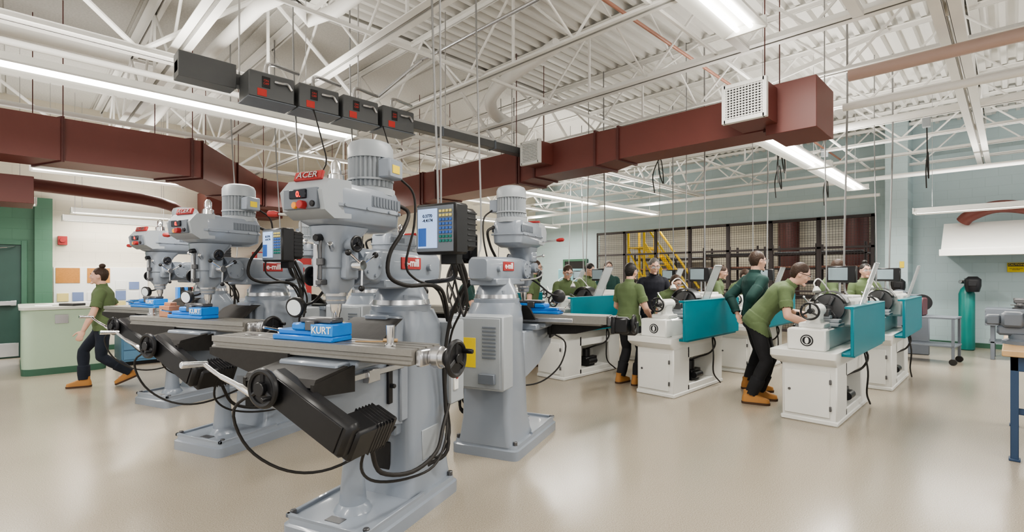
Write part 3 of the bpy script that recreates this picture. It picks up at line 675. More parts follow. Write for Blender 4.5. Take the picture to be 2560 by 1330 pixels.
    b=MB(); b.prism([(-.86,p[0],p[1]) for p in t],(1.49,0,0)); b.box((-.8,-.48,1.055),(.58,-.32,1.08)); b.obj('table',[m_table],r)
    b=MB(); b.box((.63,-.5,1.06),(.67,-.3,1.145),0,.008); b.cyl((.67,-.4,1.1),(.76,-.4,1.1),.05,n=22); b.cyl((.69,-.4,1.1),(.73,-.4,1.1),.058,n=22); b.obj('table_bracket',[m_steel],r)
    MB().box((-.9,-.5,1.06),(-.86,-.3,1.145),0,.008).obj('table_end_bracket',[m_dsteel],r)
    b=MB(); b.wheel((.81,-.4,1.1),(1,0,0),.085,.014,solid=True); b.cyl((.8,-.33,1.13),(.87,-.33,1.13),.013,n=10); b.obj('table_handwheel',[m_black],r)
    b=MB(); b.box((-.93,-.48,.99),(-.895,-.3,1.15),0,.01); b.box((-1.05,-.45,.99),(-.9,-.33,1.14),0,.02); b.prism([(-1.06,-.42,1.12),(-1.06,-.6,1.06),(-1.06,-.6,.98),(-1.06,-.42,1.0)],(.12,0,0)); b.box((-1.08,-.72,.95),(-.92,-.58,1.09),0,.02)
    b.wheel((-1.09,-.39,1.08),(-1,0,0),.075,.014,solid=True); b.obj('power_feed',[m_black],r)
    b=MB(); b.cyl((0,-.76,.97),(0,-.83,.97),.055,n=24); b.cyl((0,-.78,.97),(0,-.8,.97),.062,n=24); b.obj('micrometer_dial',[m_steel],r)
    b=MB(); b.wheel((0,-.87,.97),(0,-1,0),.085,.016,solid=True); b.cyl((.0,-.86,.97),(0,-.9,.97),.035,n=16); b.cyl((.06,-.86,.93),(.06,-.93,.93),.012,n=10); b.obj('cross_handwheel',[m_black],r)
    b=MB(); A=V(.02,-.785,.96); Bq=V(.43,-.785,.77); d=(Bq-A); ang=math.atan2(-d.z,d.x); RY=Matrix.Rotation(ang,3,'Y')
    b.box(V(.225-.28,-.835,.865-.09),V(.225+.28,-.745,.865+.09),0,.022,R=RY)
    b.box(V(.225-.24,-.842,.865-.07),V(.225+.24,-.83,.865+.07),0,.006,R=RY)
    b.box((.33,-.78,.66),(.49,-.5,.83),0,.015,R=RY); b.box((.34,-.5,.67),(.48,-.47,.82),0,.01,R=RY)
    for i in range(6): b.box((.328,-.64+i*.024,.659),(.492,-.634+i*.024,.831),0,.001,R=RY)
    b.obj('knee_power_feed',[m_black],r)
    b=MB(); b.cyl((-.13,-.7,.92),(-.13,-.83,.92),.02,n=12); b.tube([(-.13,-.83,.92),(-.22,-.84,.96),(-.36,-.84,1.0),(-.48,-.84,1.05)],[.018,.014,.011,.011],10); b.cyl((-.48,-.82,1.05),(-.5,-.95,1.06),.014,.018,n=12); b.obj('knee_crank',[m_chrome],r)
    b=MB(); b.prism([(-.24,-.79,.975),(-.24,-.77,1.012),(-.24,-.55,1.045),(-.24,-.55,1.01)],(.48,0,0))
    b.prism([(-.245,-.79,.99),(-.245,-.79,.93),(-.245,-.5,.9),(-.245,-.5,1.04)],(.02,0,0)); b.prism([(.225,-.79,.99),(.225,-.79,.93),(.225,-.5,.9),(.225,-.5,1.04)],(.02,0,0)); b.obj('way_cover',[m_rubber],r)
    MB().prism([(-.86,-.545,1.08),(-.2,-.545,1.08),(-.2,-.545,.93),(-.5,-.545,.95),(-.86,-.545,1.04)],(0,.02,0)).obj('table_apron',[m_rubber],r)
    b=MB(); b.prism([(-.19,-.22,1.12),(-.19,-.1,1.22),(-.19,-.02,1.25),(-.19,.0,1.25),(-.19,-.09,1.2),(-.19,-.22,1.1)],(.38,0,0)); b.obj('rear_splash_cover',[m_rubber],r)
    b=MB(); b.box((.165,-.62,.94),(.2,.0,.975)); b.box((.165,-.35,.91),(.215,-.25,.985)); b.obj('linear_scale',[m_steel],r)
    MB().box((-.55,-.275,1.08),(.45,-.25,1.12)).obj('table_scale',[m_steel],r)
    b=MB(); b.lathe((0,-.24,.11),(0,0,1),[(0,.115),(.03,.1),(.05,.08),(.3,.058),(.42,.052),(.43,.062),(.46,.062),(.47,.03)],28); b.obj('screw_pedestal',[m_grey],r)
    MB().cyl((0,-.24,.56),(0,-.24,.82),.024,n=14).obj('elevating_screw',[m_dsteel],r)
    b=MB(); b.box((.17,-.14,.74),(.19,-.1,1.0)); b.cyl((.185,-.12,.85),(.22,-.12,.85),.014,n=8); b.obj('scale_bracket',[m_black],r)
    b=MB(); b.box((-.26,.46,.6),(.26,.66,1.2),0,.012); b.obj('electrical_cabinet',[m_greyl],r)
    MB().box((-.235,.655,.62),(.235,.67,1.18),0,.004).obj('cabinet_door',[m_greyl],r)
    b=MB()
    for i in range(9): b.box((-.2,.67,.86+i*.03),(-.08,.677,.874+i*.03),0,.001)
    b.obj('cabinet_louver',[m_greyd],r)
    b=MB(); b.box((-.02,.668,.78),(.11,.673,1.02)); b.obj('warning_label',[m_yel],r)
    b=MB(); b.box((-.06,.67,.66),(-.2,.71,.74)); b.obj('outlet_box',[m_greyd],r)
    b=MB(); b.box((.255,.5,.7),(.27,.56,.82)); b.obj('switch_plate',[m_white],r)
    MB().cyl((.265,.53,.79),(.28,.53,.79),.012,n=10).obj('cabinet_switch',[m_red],r)
    X=Matrix.Translation(V(.56,-.06,1.79))@Matrix.Rotation(math.radians(-8),4,'Z')
    b=MB(); b.X=X
    b.box((-.15,-.12,-.145),(.15,.0,.145),0,.012); b.box((-.13,-.02,-.12),(.14,.1,.125),0,.02)
    for i in range(7): b.box((.135,-.0,-.1+i*.032),(.144,.09,-.092+i*.032),0,.001)
    b.box((-.06,.0,-.2),(.06,.06,-.1)); b.obj('readout_case',[m_black],r)
    c=MB(); c.X=X; c.box((-.135,-.124,-.13),(.135,-.119,.13),0,.002); c.obj('readout_bezel',[m_greyd],r)
    c=MB(); c.X=X; c.box((-.125,-.128,-.11),(.02,-.122,.115)); c.obj('readout_screen',[m_screen],r)
    c=MB(); c.X=X; c.box((-.12,-.13,-.1),(-.06,-.127,.005)); c.obj('screen_window',[m_keyb],r)
    c=MB(); c.X=X
    for i in range(4):
        for j in range(8): c.box((.035+i*.024,-.13,.09-j*.024),(.053+i*.024,-.123,.105-j*.024),(0 if j<2 else (1 if j<6 else 2)),.002)
    c.obj('readout_keypad',[m_keys,m_keyb,m_oxy],r)
    me=text('0.3770\n-4.4174',.026,(0,0,0),(1,0,0),(0,0,1),m_screend,r); me.data.transform(X@Matrix.Translation(V(-.05,-.1295,.06)))
    b=MB(); b.tube([(.56,-.02,1.62),(.56,.02,1.54),(.45,.15,1.5),(.2,.32,1.48),(.1,.35,1.47)],.016,10,0,4); b.obj('readout_arm',[m_black],r)
    b=MB(); b.tube([(-.09,-.3,1.5),(-.2,-.25,1.45),(-.33,-.22,1.36),(-.4,-.27,1.33)],.009,8); b.lathe((-.4,-.27,1.33),(.15,-.9,-.1),[(0,.03),(.015,.06),(.05,.065),(.055,.06)],24); b.obj('work_lamp',[m_black],r)
    b=MB(); b.lathe((-.4+.008,-.27-.05,1.324),(.15,-.9,-.1),[(0,.05),(.006,.05)],24); b.obj('lamp_lens',[m_lens],r)
    b=MB(); b.tube([(-.14,y,1.6),(-.22,y+.05,1.55),(-.25,-.1,1.5),(-.15,.05,1.48)],.008,8); b.obj('lamp_cable',[m_cabg],r)
    cb=[[(.12,.03,1.98),(.16,.1,1.93),(.17,.02,1.8),(.15,-.08,1.66),(.16,-.1,1.52),(.22,.0,1.46),(.28,.18,1.46),(.27,.35,1.4),(.26,.46,1.15)],
        [(.17,-.01,2.14),(.2,.1,2.05),(.19,.12,1.85),(.17,.06,1.6),(.2,.12,1.5),(.26,.3,1.42),(.24,.45,1.2)],
        [(.56,.05,1.66),(.58,.12,1.5),(.45,.25,1.38),(.32,.35,1.2),(.27,.36,.9),(.27,.38,.6),(.31,.34,.33),(.22,.22,.25)],
        [(.52,.05,1.66),(.56,.15,1.42),(.42,.33,1.28),(.3,.4,1.1),(.25,.41,.75),(.28,.42,.42),(.27,.3,.3),(.22,.25,.3)],
        [(.4,-.55,.7),(.36,-.5,.6),(.3,-.35,.42),(.33,-.1,.34),(.34,.15,.38),(.3,.3,.5),(.27,.42,.62)],
        [(.42,-.6,.7),(.33,-.55,.52),(.28,-.38,.38),(.3,-.12,.3),(.34,.12,.3),(.32,.3,.42),(.24,.44,.62)],
        [(-.16,-.72,.93),(-.3,-.8,.82),(-.27,-.74,.6),(-.14,-.6,.45),(.0,-.42,.42),(.12,-.15,.5),(.13,.0,.56)],
        [(.6,.0,1.6),(.62,.06,1.4),(.58,.1,1.28),(.5,.2,1.3),(.45,.2,1.5)]]
    for i,c in enumerate(cb): MB().tube(c,.013 if i in(0,2,4) else .008,8).obj('cable',[m_rubber],r,60)
    return r
rzA=-69; rzB=111
A=[((1.68,2.9,0),rzA),((1.57,5.12,0),rzA),((1.6,7.3,0),rzA)]
Bm=[((3.265,3.32,0),rzB),((3.2,5.45,0),rzB),((3.1,7.5,0),rzB)]
m1=mill(*A[0])
for (l,z) in Bm: clone(m1,l,z,label='grey-blue knee mill seen from its electrical cabinet side')
for (l,z) in A[1:]: clone(m1,l,z,skip=('power_feed',))
for ch in list(m1.children):
    if ch.name.split('.')[0]=='power_feed': bpy.data.objects.remove(ch)
m1['label']='grey-blue knee milling machine with blue vise on its table'
def at(l,rz,p): 
    v=Matrix.Rotation(math.radians(rz),3,'Z')@Vector(p); return (l[0]+v.x,l[1]+v.y,l[2]+v.z)
def vise(loc,rz):
    r=thing('machine_vise','blue precision machine vise bolted to the mill table','vise',loc,rz,'vises on the mill tables')
    b=MB(); b.box((-.26,-.085,0),(.2,.075,.03),0,.006); b.box((-.24,-.06,.03),(.19,.055,.06),0,.006); b.obj('vise_body',[m_blue],r)
    MB().box((.06,-.085,.03),(.2,.075,.1),0,.006).obj('fixed_jaw',[m_blue],r)
    b=MB(); b.box((-.12,-.075,.058),(-.01,.075,.1),0,.012); b.obj('moving_jaw',[m_blue],r)
    b=MB(); b.box((-.01,-.08,.06),(.06,.08,.115)); b.obj('jaw_plates',[m_dsteel],r)
    b=MB(); b.cyl((-.24,0,.04),(-.3,0,.04),.018,n=12); b.cyl((-.29,0,.04),(-.29,-.12,.07),.008,n=8); b.obj('vise_screw',[m_chrome],r)
    MB().box((.045,-.089,.035),(.205,-.084,.098)).obj('vise_badge',[m_blueb],r)
    text('KURT',.056,(.125,-.0915,.066),(1,0,0),(0,0,1),m_whitet,r)
    MB().box((-.08,-.05,.1),(.16,.05,.13),0,.01).obj('workpiece',[m_dsteel],r)
    return r
v0=vise(at(*A[0],(-.12,-.41,1.15)),rzA)
for (l,z) in A[1:]+Bm[:1]: clone(v0,at(l,z,(-.12,-.41,1.15)),z)
def small(name,label,cat,loc,rz,fn,mats,group=None):
    b=MB(); fn(b); o=b.obj(name,mats); tag(o,label,cat,group); o.location=loc; o.rotation_euler=(0,0,math.radians(rz)); return o
small('tapered_tool_holder','bright steel tapered tool holder standing on the table','tool',at(*A[0],(.44,-.45,1.15)),0,lambda b:b.lathe((0,0,0),(0,0,1),[(0,.03),(.01,.03),(.015,.018),(.1,.024),(.11,.024)],18),[m_chrome])
small('flat_file','flat steel file lying on the mill table','tool',at(*A[0],(.25,-.36,1.15)),rzA+20,lambda b:(b.box((-.1,-.01,0),(.06,.01,.006)),b.cyl((.06,0,.01),(.14,0,.01),.01,n=10)),[m_wood])
small('wrench','chrome wrench lying on the mill table','tool',at(*A[0],(-.55,-.42,1.15)),rzA+5,lambda b:(b.box((-.1,-.009,0),(.1,.009,.008)),b.cyl((-.11,0,0),(-.11,0,.01),.02,n=12),b.cyl((.11,0,0),(.11,0,.01),.018,n=12)),[m_chrome])
small('workpiece_block','copper coloured work block on the mill table','block',at(*A[1],(-.5,-.4,1.15)),rzA,lambda b:(b.box((-.07,-.05,0),(.07,.05,.1)),b.box((-.03,-.03,.1),(.06,.03,.13))),[M('copper_block',(.45,.22,.13),.5)])
small('cylinder_part','turned steel part standing on the table','part',at(*A[1],(-.75,-.4,1.15)),0,lambda b:b.lathe((0,0,0),(0,0,1),[(0,.04),(.02,.04),(.025,.03),(.07,.03)],18),[m_steel])

# ---------------------------------------------------------------- lathes
def lathe_m(loc):
    r=thing('metal_lathe','cream engine lathe with teal splash guard panel','lathe',loc,0,'lathes in the lathe rows')
    b=MB(); b.box((-.73,-.26,.0),(-.3,.25,.64),0,.012);b.box((.42,-.26,0),(.73,.25,.64),0,.012);b.box((-.35,.05,.02),(.45,.25,.64),0,.01);b.box((-.35,-.26,.46),(.45,.1,.64),0,.01);b.box((-.35,-.26,0),(.45,.1,.12),0,.01)
    b.box((-.74,-.27,0),(.74,.26,.05),0,.01); b.obj('cabinet_base',[m_lathe],r)
    b=MB(); b.box((-.748,-.2,.08),(-.728,.22,.54),0,.004); b.obj('cabinet_door',[m_lathe],r)
    b=MB(); b.cyl((-.745,.17,.33),(-.757,.17,.33),.014,n=10); b.box((-.755,-.215,.15),(-.735,-.195,.2));b.box((-.755,-.215,.42),(-.735,-.195,.47)); b.obj('door_latch',[m_dsteel],r)
    b=MB(); b.box((-.1,-.2,.12),(.12,-.04,.26),0,.01); b.cyl((.0,-.12,.26),(.0,-.12,.38),.06,n=18); b.box((.1,-.18,.16),(.2,-.1,.26)); b.cyl((-.1,-.22,.2),(.1,-.22,.2),.045,n=14); b.obj('coolant_pump',[m_black],r)
    MB().tube([(.0,-.12,.38),(.1,-.2,.42),(.25,-.3,.48),(.3,-.34,.62),(.25,-.25,.8)],.012,8).obj('coolant_hose',[m_rubber],r)
    b=MB(); b.loft([rr(0,-.0,.6,.735,.262,.02),rr(-.02,.035,.64,.77,.3,.03),rr(-.03,.035,.68,.8,.31,.03),rr(-.03,.035,.745,.8,.31,.03)]); b.obj('chip_tray',[m_lathe],r)
    b=MB(); b.box((-.7,-.13,.74),(.74,-.03,.95),0,.01);b.box((-.7,.05,.74),(.74,.15,.95),0,.01)
    for i in range(5): b.box((-.6+i*.22,-.05,.74),(-.56+i*.22,.07,.92),0,.005)
    b.box((-.73,-.16,.74),(-.56,.2,.97),0,.015); b.obj('lathe_bed',[m_lathe],r)
    b=MB(); b.prism([(-.7,-.12,.945),(-.7,-.1,.972),(-.7,-.08,.945)],(.98,0,0)); b.prism([(-.7,.08,.945),(-.7,.1,.972),(-.7,.12,.945)],(.98,0,0)); b.obj('bed_ways',[m_steel],r)
    b=MB(); b.cyl((-.62,.18,.84),(.6,.18,.84),.012,n=10); b.obj('lead_screw',[m_steel],r)
    MB().cyl((-.62,.18,.79),(.6,.18,.79),.01,n=10).obj('feed_rod',[m_steel],r)
    b=MB(); b.cyl((-.728,.01,.85),(-.738,.01,.85),.06,n=24,m=0); b.torus((-.739,.01,.85),(1,0,0),.045,.004,m=1); b.ball((-.739,.01,.85),(.002,.02,.034),10,1); b.obj('round_emblem',[m_black,m_lathe],r)
    b=MB(); b.box((.24,-.26,.93),(.8,.24,1.26),0,.03); b.box((.28,-.2,1.24),(.76,.2,1.29),0,.01); b.cyl((.26,0,1.15),(.2,0,1.15),.09,n=24); b.obj('headstock',[m_lathe],r)
    MB().box((.3,.235,1.0),(.76,.248,1.22),0,.003).obj('headstock_panel',[m_dsteel],r)
    for i in range(3):
        b=MB(); b.cyl((.36+i*.12,.24,1.16),(.36+i*.12,.265,1.16),.03,n=16); b.cyl((.36+i*.12,.26,1.16),(.36+i*.12+.02,.28,1.1),.008,n=8); b.obj('speed_lever',[m_black],r)
    b=MB(); b.lathe((.21,0,1.15),(-1,0,0),[(0,.15),(.01,.165),(.1,.165),(.11,.155),(.11,.05),(.09,.045),(.09,.03)],36)
    for i in range(3):
        a=i*2.094+.4; R=Matrix.Rotation(a,3,'X'); c=V(.08,0,1.15)+R@V(0,0,.09); b.box(c-V(.035,.016,.05),c+V(.025,.016,.05),0,.004,R=R)
    b.obj('chuck',[m_dsteel],r)
    b=MB(); pts=[(0,.2*math.cos(a),1.15+.2*math.sin(a)) for a in [math.radians(20+i*14) for i in range(11)]]
    vs=[(.06,p[1],p[2]) for p in pts]+[(.24,p[1],p[2]) for p in pts]+[(.06,p[1]*.96,1.15+(p[2]-1.15)*.96) for p in pts]+[(.24,p[1]*.96,1.15+(p[2]-1.15)*.96) for p in pts]; n=len(pts); fs=[]
    for i in range(n-1): fs+=[[i,i+1,n+i+1,n+i],[2*n+i,3*n+i,3*n+i+1,2*n+i+1],[i,2*n+i,2*n+i+1,i+1],[n+i,n+i+1,3*n+i+1,3*n+i]]
    b.add(vs,fs); b.obj('chuck_guard',[m_dsteel],r)
    b=MB(); b.box((-.24,-.17,.965),(.04,.19,1.0),0,.008);b.box((-.24,.17,.76),(.04,.26,.99),0,.01); b.box((-.17,-.16,1.0),(-.03,.17,1.04),0,.008);b.box((-.14,-.07,1.04),(-.05,.15,1.08),0,.006); b.obj('carriage',[m_greyl],r)
    b=MB(); b.box((-.15,-.06,1.07),(-.05,.04,1.15),0,.005); b.cyl((-.1,-.01,1.15),(-.1,-.01,1.19),.02,n=12); b.cyl((-.1,-.01,1.18),(-.17,.05,1.23),.008,n=8); b.ball((-.17,.05,1.23),.017,8); b.box((-.06,-.05,1.1),(.03,-.03,1.12)); b.obj('tool_post',[m_dsteel],r)
    MB().wheel((-.1,.3,.87),(0,1,0),.08,.011).obj('carriage_handwheel',[m_black],r)
    MB().wheel((-.09,.27,1.05),(0,1,0),.05,.009).obj('cross_slide_handwheel',[m_black],r)
    b=MB(); b.box((-.58,-.11,.965),(-.32,.13,1.02),0,.01); b.loft([rr(-.45,0,1.0,.11,.08,.02),rr(-.45,0,1.06,.085,.06,.02),rr(-.45,0,1.13,.1,.065,.03)]); b.cyl((-.58,0,1.15),(-.3,0,1.15),.068,n=22); b.obj('tailstock',[m_lathe],r)
    b=MB(); b.cyl((-.3,0,1.15),(-.18,0,1.15),.024,n=14); b.obj('tailstock_quill',[m_chrome],r)
    b=MB(); b.cyl((-.45,.03,1.19),(-.42,.12,1.29),.008,n=8); b.ball((-.42,.12,1.29),.014,8); b.obj('tailstock_clamp',[m_chrome],r)
    b=MB(); b.wheel((-.66,0,1.15),(-1,0,0),.085,.011); b.cyl((-.58,0,1.15),(-.66,0,1.15),.028,n=14); b.cyl((-.66,.06,1.2),(-.72,.06,1.2),.01,n=10); b.obj('tailstock_handwheel',[m_black],r)
    b=MB(); b.box((-.72,-.4,.72),(.98,-.37,1.21),0,.006); b.box((-.72,-.4,1.19),(.98,-.32,1.215),0,.004); b.box((.93,-.39,.75),(.98,-.2,1.21),0,.006); b.box((-.62,-.39,.7),(.9,-.24,.73)); b.obj('splash_guard',[m_teal],r)
    P4=[V(-.12,-.34,1.2),V(.1,-.34,1.2),V(.26,-.45,1.66),V(.04,-.45,1.66)]
    MB().loft([P4,[p+V(0,.008,.004) for p in P4]]).obj('chuck_shield',[m_shield],r)
    b=MB()
    for i in range(4): b.cyl(P4[i],P4[(i+1)%4],.006,n=6)
    b.obj('shield_frame',[m_steel],r)
    b=MB(); b.cyl((.62,.0,1.28),(.62,.0,1.52),.014,n=10); b.tube([(.62,.0,1.5),(.58,-.03,1.53),(.52,-.05,1.54)],.014,8,0,1); b.obj('readout_post',[m_steel],r)
    b=MB(); b.box((.44,-.2,1.44),(.54,.1,1.64),0,.01); b.obj('readout_case',[m_black],r)
    b=MB(); b.box((.434,-.12,1.47),(.441,.08,1.62)); b.obj('readout_screen',[M('lathe_readout_face',(.3,.38,.42),.4)],r)
    b=MB(); b.tube([(.3,.0,1.28),(.15,.1,1.48),(-.02,.12,1.44),(-.08,.08,1.37)],.008,8); b.lathe((-.08,.08,1.37),(-.3,-.2,-1),[(-.03,.02),(.0,.035),(.03,.045)],16); b.obj('work_lamp',[m_white],r)
    b=MB(); b.tube([(.3,-.3,.7),(.2,-.36,.45),(.25,-.34,.2),(.5,-.33,.03)],.01,8); b.obj('power_cable',[m_rubber],r)
    return r
LP=[(6.58,1.5,0),(6.52,3.22,0),(6.38,4.85,0),(6.2,6.75,0),(8.92,1.38,0),(8.78,3.1,0),(8.65,4.8,0),(8.5,6.9,0)]
l0=lathe_m(LP[0])
for p in LP[1:]: clone(l0,p)
def cord(p,z0,z1,sag=0,mat=m_cabg,r=.008):
    x,y=p; return pipe('drop_cord',[(x,y,z1),(x+.01,y,z1*.6+z0*.4),(x+sag,y+sag*.4,z0+.3),(x+sag*.3,y,z0)],r,mat,'grey power cord hanging from the ceiling to a machine','cable',6)
for p in LP: 
    cord((p[0]+.5,p[1]-.1),1.27,H-.02,.15,m_cabg,.011); cord((p[0]+.35,p[1]+.1),1.27,H-.02,-.12,m_cabg,.007)
for (l,z) in A+Bm:
    q=at(l,z,(.1,.45,0)); cord((q[0],q[1]),1.68,H-.02,.1,m_cabg,.008)
q=at(*A[0],(.42,.05,0)); cord((q[0],q[1]),1.5,H-.02,.03,m_cabg,.006)
for p in((8.1,2.45),(9.6,2.95),(7.6,4.2),(10.2,.95),(11.3,2.6)):
    b=MB(); b.tube([(p[0],p[1],3.9),(p[0]+.1,p[1],3.3),(p[0]+.25,p[1],3.1),(p[0]+.15,p[1],3.5),(p[0]-.1,p[1],3.2),(p[0]-.05,p[1],2.9)],.009,8); tag(b.obj('hanging_cable_loop',[m_rubber]),'looped black power cable hung under the joists','cable')
    tag(MB().box((p[0]-.1,p[1]-.05,3.86),(p[0]+.02,p[1]+.05,4.0)).obj('junction_box',[m_greyl]),'small grey electrical box on the joist','electrical box')
for (x,y) in((2.05,4.75),(2.8,4.75)):
    pipe('drop_cord',[(x,y,3.12),(x+.04,y-.1,2.8),(x+.1,y-.05,2.6),(x+.02,y+.1,2.4),(x-.02,y,2.2)],.007,m_rubber,'black cord hanging from a bus plug box','cable',8)

# ---------------------------------------------------------------- cage + storage
YC0,YC1=2.3,10.25
n=7; w=(YC1-YC0)/n
for i in range(n):
    r=thing('cage_panel','dark steel wire mesh partition panel','wire partition',(14.45,YC0+i*w,0),0,'wire mesh storage partition')
    b=MB(); b.box((-.03,0,0),(.03,.07,3.0));b.box((-.03,w-.03,0),(.03,w,3.0));b.box((-.03,0,2.93),(.03,w,3.0));b.box((-.03,0,2.2),(.03,w,2.26));b.box((-.03,0,1.1),(.03,w,1.15));b.box((-.03,0,.05),(.03,w,.12)); b.obj('panel_frame',[m_cage],r)
    b=MB(); y=.08
    while y<w-.03: b.box((-.003,y-.003,.1),(.003,y+.003,2.95),0,0); y+=.065
    z=.15
    while z<2.93: b.box((-.003,.05,z-.003),(.003,w-.03,z+.003),0,0); z+=.065
    b.obj('wire_mesh',[m_cage],r)
r=thing('rolling_ladder','yellow steel rolling stair ladder with handrails','ladder',(15.3,8.2,0),0)
b=MB()
for s in(-.35,.35):
    b.prism([(s-.02,-1.15,.1),(s-.02,.5,2.45),(s-.02,.5,2.7),(s-.02,-1.15,.35)],(.04,0,0)); b.cyl((s,-1.1,1.1),(s,.5,3.3),.04,n=8); b.cyl((s,.5,.1),(s,.5,3.3),.045,n=8); b.cyl((s,-1,.15),(s,.5,.15),.04,n=8); b.cyl((s,-.4,.15),(s,.5,1.6),.03,n=8); b.cyl((s,-1.1,.15),(s,-1.1,1.1),.035,n=8); b.cyl((s,.5,3.3),(s,1.1,3.3),.035,n=8); b.cyl((s,1.1,.1),(s,1.1,3.3),.045,n=8); b.cyl((s,.5,.2),(s,1.1,1.4),.03,n=8); b.cyl((s,.5,1.4),(s,1.1,2.4),.03,n=8)
b.obj('ladder_frame',[m_ylad],r)
for i in range(9):
    t=i/8; MB().box((-.34,-1.0+1.5*t-.1,.25+2.15*t),(.34,-1.0+1.5*t+.1,.28+2.15*t)).obj('tread',[m_ylad],r)
MB().box((-.34,.45,2.45),(.34,1.1,2.5)).obj('platform',[m_ylad],r)
for k in((15.3,2.6,2.2),(15.3,5.2,1.6),(17.2,7.6,2.8)):
    r=thing('storage_rack','dark steel shelving rack with bar stock','shelving',(k[0],k[1],0))
    b=MB()
    for x in(0,.6):
        for y in(0,k[2]/2,k[2]): b.box((x,y,0),(x+.05,y+.05,2.4))
    b.obj('rack_frame',[m_cage],r)
    for z in(.4,.9,1.3,1.7,2.1): MB().box((0,0,z),(.65,k[2]+.05,z+.04)).obj('shelf',[m_cage],r)
    for i,z in enumerate((.44,.94,1.34,1.74,2.14)):
        for j in range(4): MB().cyl((.1+j*.12,.1,z+.03),(.1+j*.12,k[2]-.05*((i*j)%5),z+.03),.03,n=8).obj('bar_stock',[m_dsteel if (i+j)%3 else m_copper],r)
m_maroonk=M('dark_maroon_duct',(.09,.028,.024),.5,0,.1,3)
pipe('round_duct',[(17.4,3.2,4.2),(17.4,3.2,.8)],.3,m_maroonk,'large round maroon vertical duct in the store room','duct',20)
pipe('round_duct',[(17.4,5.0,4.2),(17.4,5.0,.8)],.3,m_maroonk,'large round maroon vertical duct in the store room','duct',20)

# ---------------------------------------------------------------- left side furniture
r=thing('reception_counter','pale green painted block counter with rounded corner','counter',(.55,10.75,0),0)
b=MB(); b.loft([rr(.05,.55,.1,.5,.8,.15,5),rr(.05,.55,1.0,.5,.8,.15,5)]); b.obj('counter_body',[m_green],r)
b=MB(); b.loft([rr(.05,.55,0,.505,.805,.15,5),rr(.05,.55,.1,.505,.805,.15,5)]); b.obj('counter_plinth',[m_dgreen],r)
b=MB(); b.loft([rr(.05,.55,1.0,.53,.83,.16,5),rr(.05,.55,1.04,.53,.83,.16,5)]); b.obj('counter_top',[M('counter_top_grey',(.55,.56,.5),.3)],r)
b=MB(); b.box((-.08,-.262,.78),(.08,-.25,.92)); b.obj('outlet_plate',[m_steel],r)
r=thing('tool_cabinet','light blue steel tool cabinet with drawers','cabinet',(1.8,10.9,0),0)
MB().box((-.5,-.3,.06),(.5,.5,.95),0,.01).obj('cabinet_body',[m_bluecab],r)
for i in range(5):
    MB().box((-.47,-.32,.1+i*.165),(.47,-.3,.25+i*.165),0,.004).obj('drawer',[m_bluecab],r); MB().box((-.2,-.345,.2+i*.165),(.2,-.32,.215+i*.165)).obj('drawer_handle',[m_steel],r)
MB().box((-.46,-.26,0),(.46,.46,.06)).obj('plinth',[m_black],r); MB().box((-.52,-.33,.95),(.52,.52,.98)).obj('worktop',[m_black],r)
r=thing('tool_cabinet','blue steel workbench cabinet along the wall','cabinet',(3.2,12.4,0),0)
MB().box((-1.0,-.35,.0),(2.2,.6,.95),0,.01).obj('cabinet_body',[m_bluecab],r)
for i in range(6):MB().box((-.97+i*.53,-.37,.1),(-.48+i*.53,-.35,.9),0,.004).obj('cabinet_door',[m_bluecab],r)
MB().box((-1.02,-.4,.95),(2.22,.6,1.0)).obj('worktop',[m_greyl],r)
random.seed(3)
r=thing('bulletin_board','wall bulletin board with cork panels','notice board',(.57,13.17,.72),0)
b=MB(); b.box((0,0,0),(1.5,.03,.98)); b.obj('board_frame',[m_paper],r)
for x in(.03,.5): MB().box((x,-.012,.66),(x+.36,0,.96)).obj('cork_panel',[m_cork],r)
pms=[m_paper,m_paper,M('grey_print',(.25,.26,.3),.7,0,.3,30),M('yellow_print',(.6,.5,.2),.7),M('blue_print',(.15,.2,.35),.7)]
for i in range(18):
    x=.62+(i%6)*.225; z=.8+(i//6)*.22
    if i//6==2 and x<1.45: continue
    tag(MB().box((x,13.152,z),(x+.17,13.171,z+random.uniform(.15,.2)),0,.001).obj('posted_paper',[random.choice(pms)]),'printed sheet pinned on the notice board','paper','papers pinned to the board')
for i in range(3):
    tag(MB().box((3.1+i*.3,13.185,1.35),(3.32+i*.3,13.2,1.65),0,.001).obj('posted_paper',[m_paper]),'printed sheet taped to the block wall','paper','papers on the wall')
small('fire_alarm','red fire alarm horn on the wall','alarm',(.7,13.12,2.2),0,lambda b:(b.box((-.07,0,-.07),(.07,.08,.1)),b.cyl((0,0.01,.02),(0,-.03,.02),.045,n=14)),[m_red])
b=MB(); b.box((0,0,0),(.6,.45,1.0),0,.01); o=b.obj('red_locker',[m_red]); tag(o,'red steel safety cabinet on the wall bench','cabinet'); o.location=(4.75,12.5,1.0)
for i in range(9):
    small('binder','coloured binder standing on the bench','binder',(2.5+i*.07,12.6,1.0),0,lambda b:b.box((0,0,0),(.05,.22,.28)),[random.choice([m_blue,m_white,m_black,m_red])],'binders on the bench')
for i in range(4):
    small('paper_stack','stack of papers lying on the counter','paper',(.35+i*.17,10.75+.25*(i%2),1.04),i*17,lambda b:b.box((-.1,-.14,0),(.1,.14,.02+.01*i)),[m_paper if i!=2 else m_black],'papers on the counter')
small('small_parts_bin','blue plastic parts bin on the cabinet','bin',(1.6,10.9,.98),0,lambda b:(b.box((-.15,-.1,0),(.15,.1,.12)),b.box((-.16,-.11,.1),(.16,.11,.12))),[m_blue])
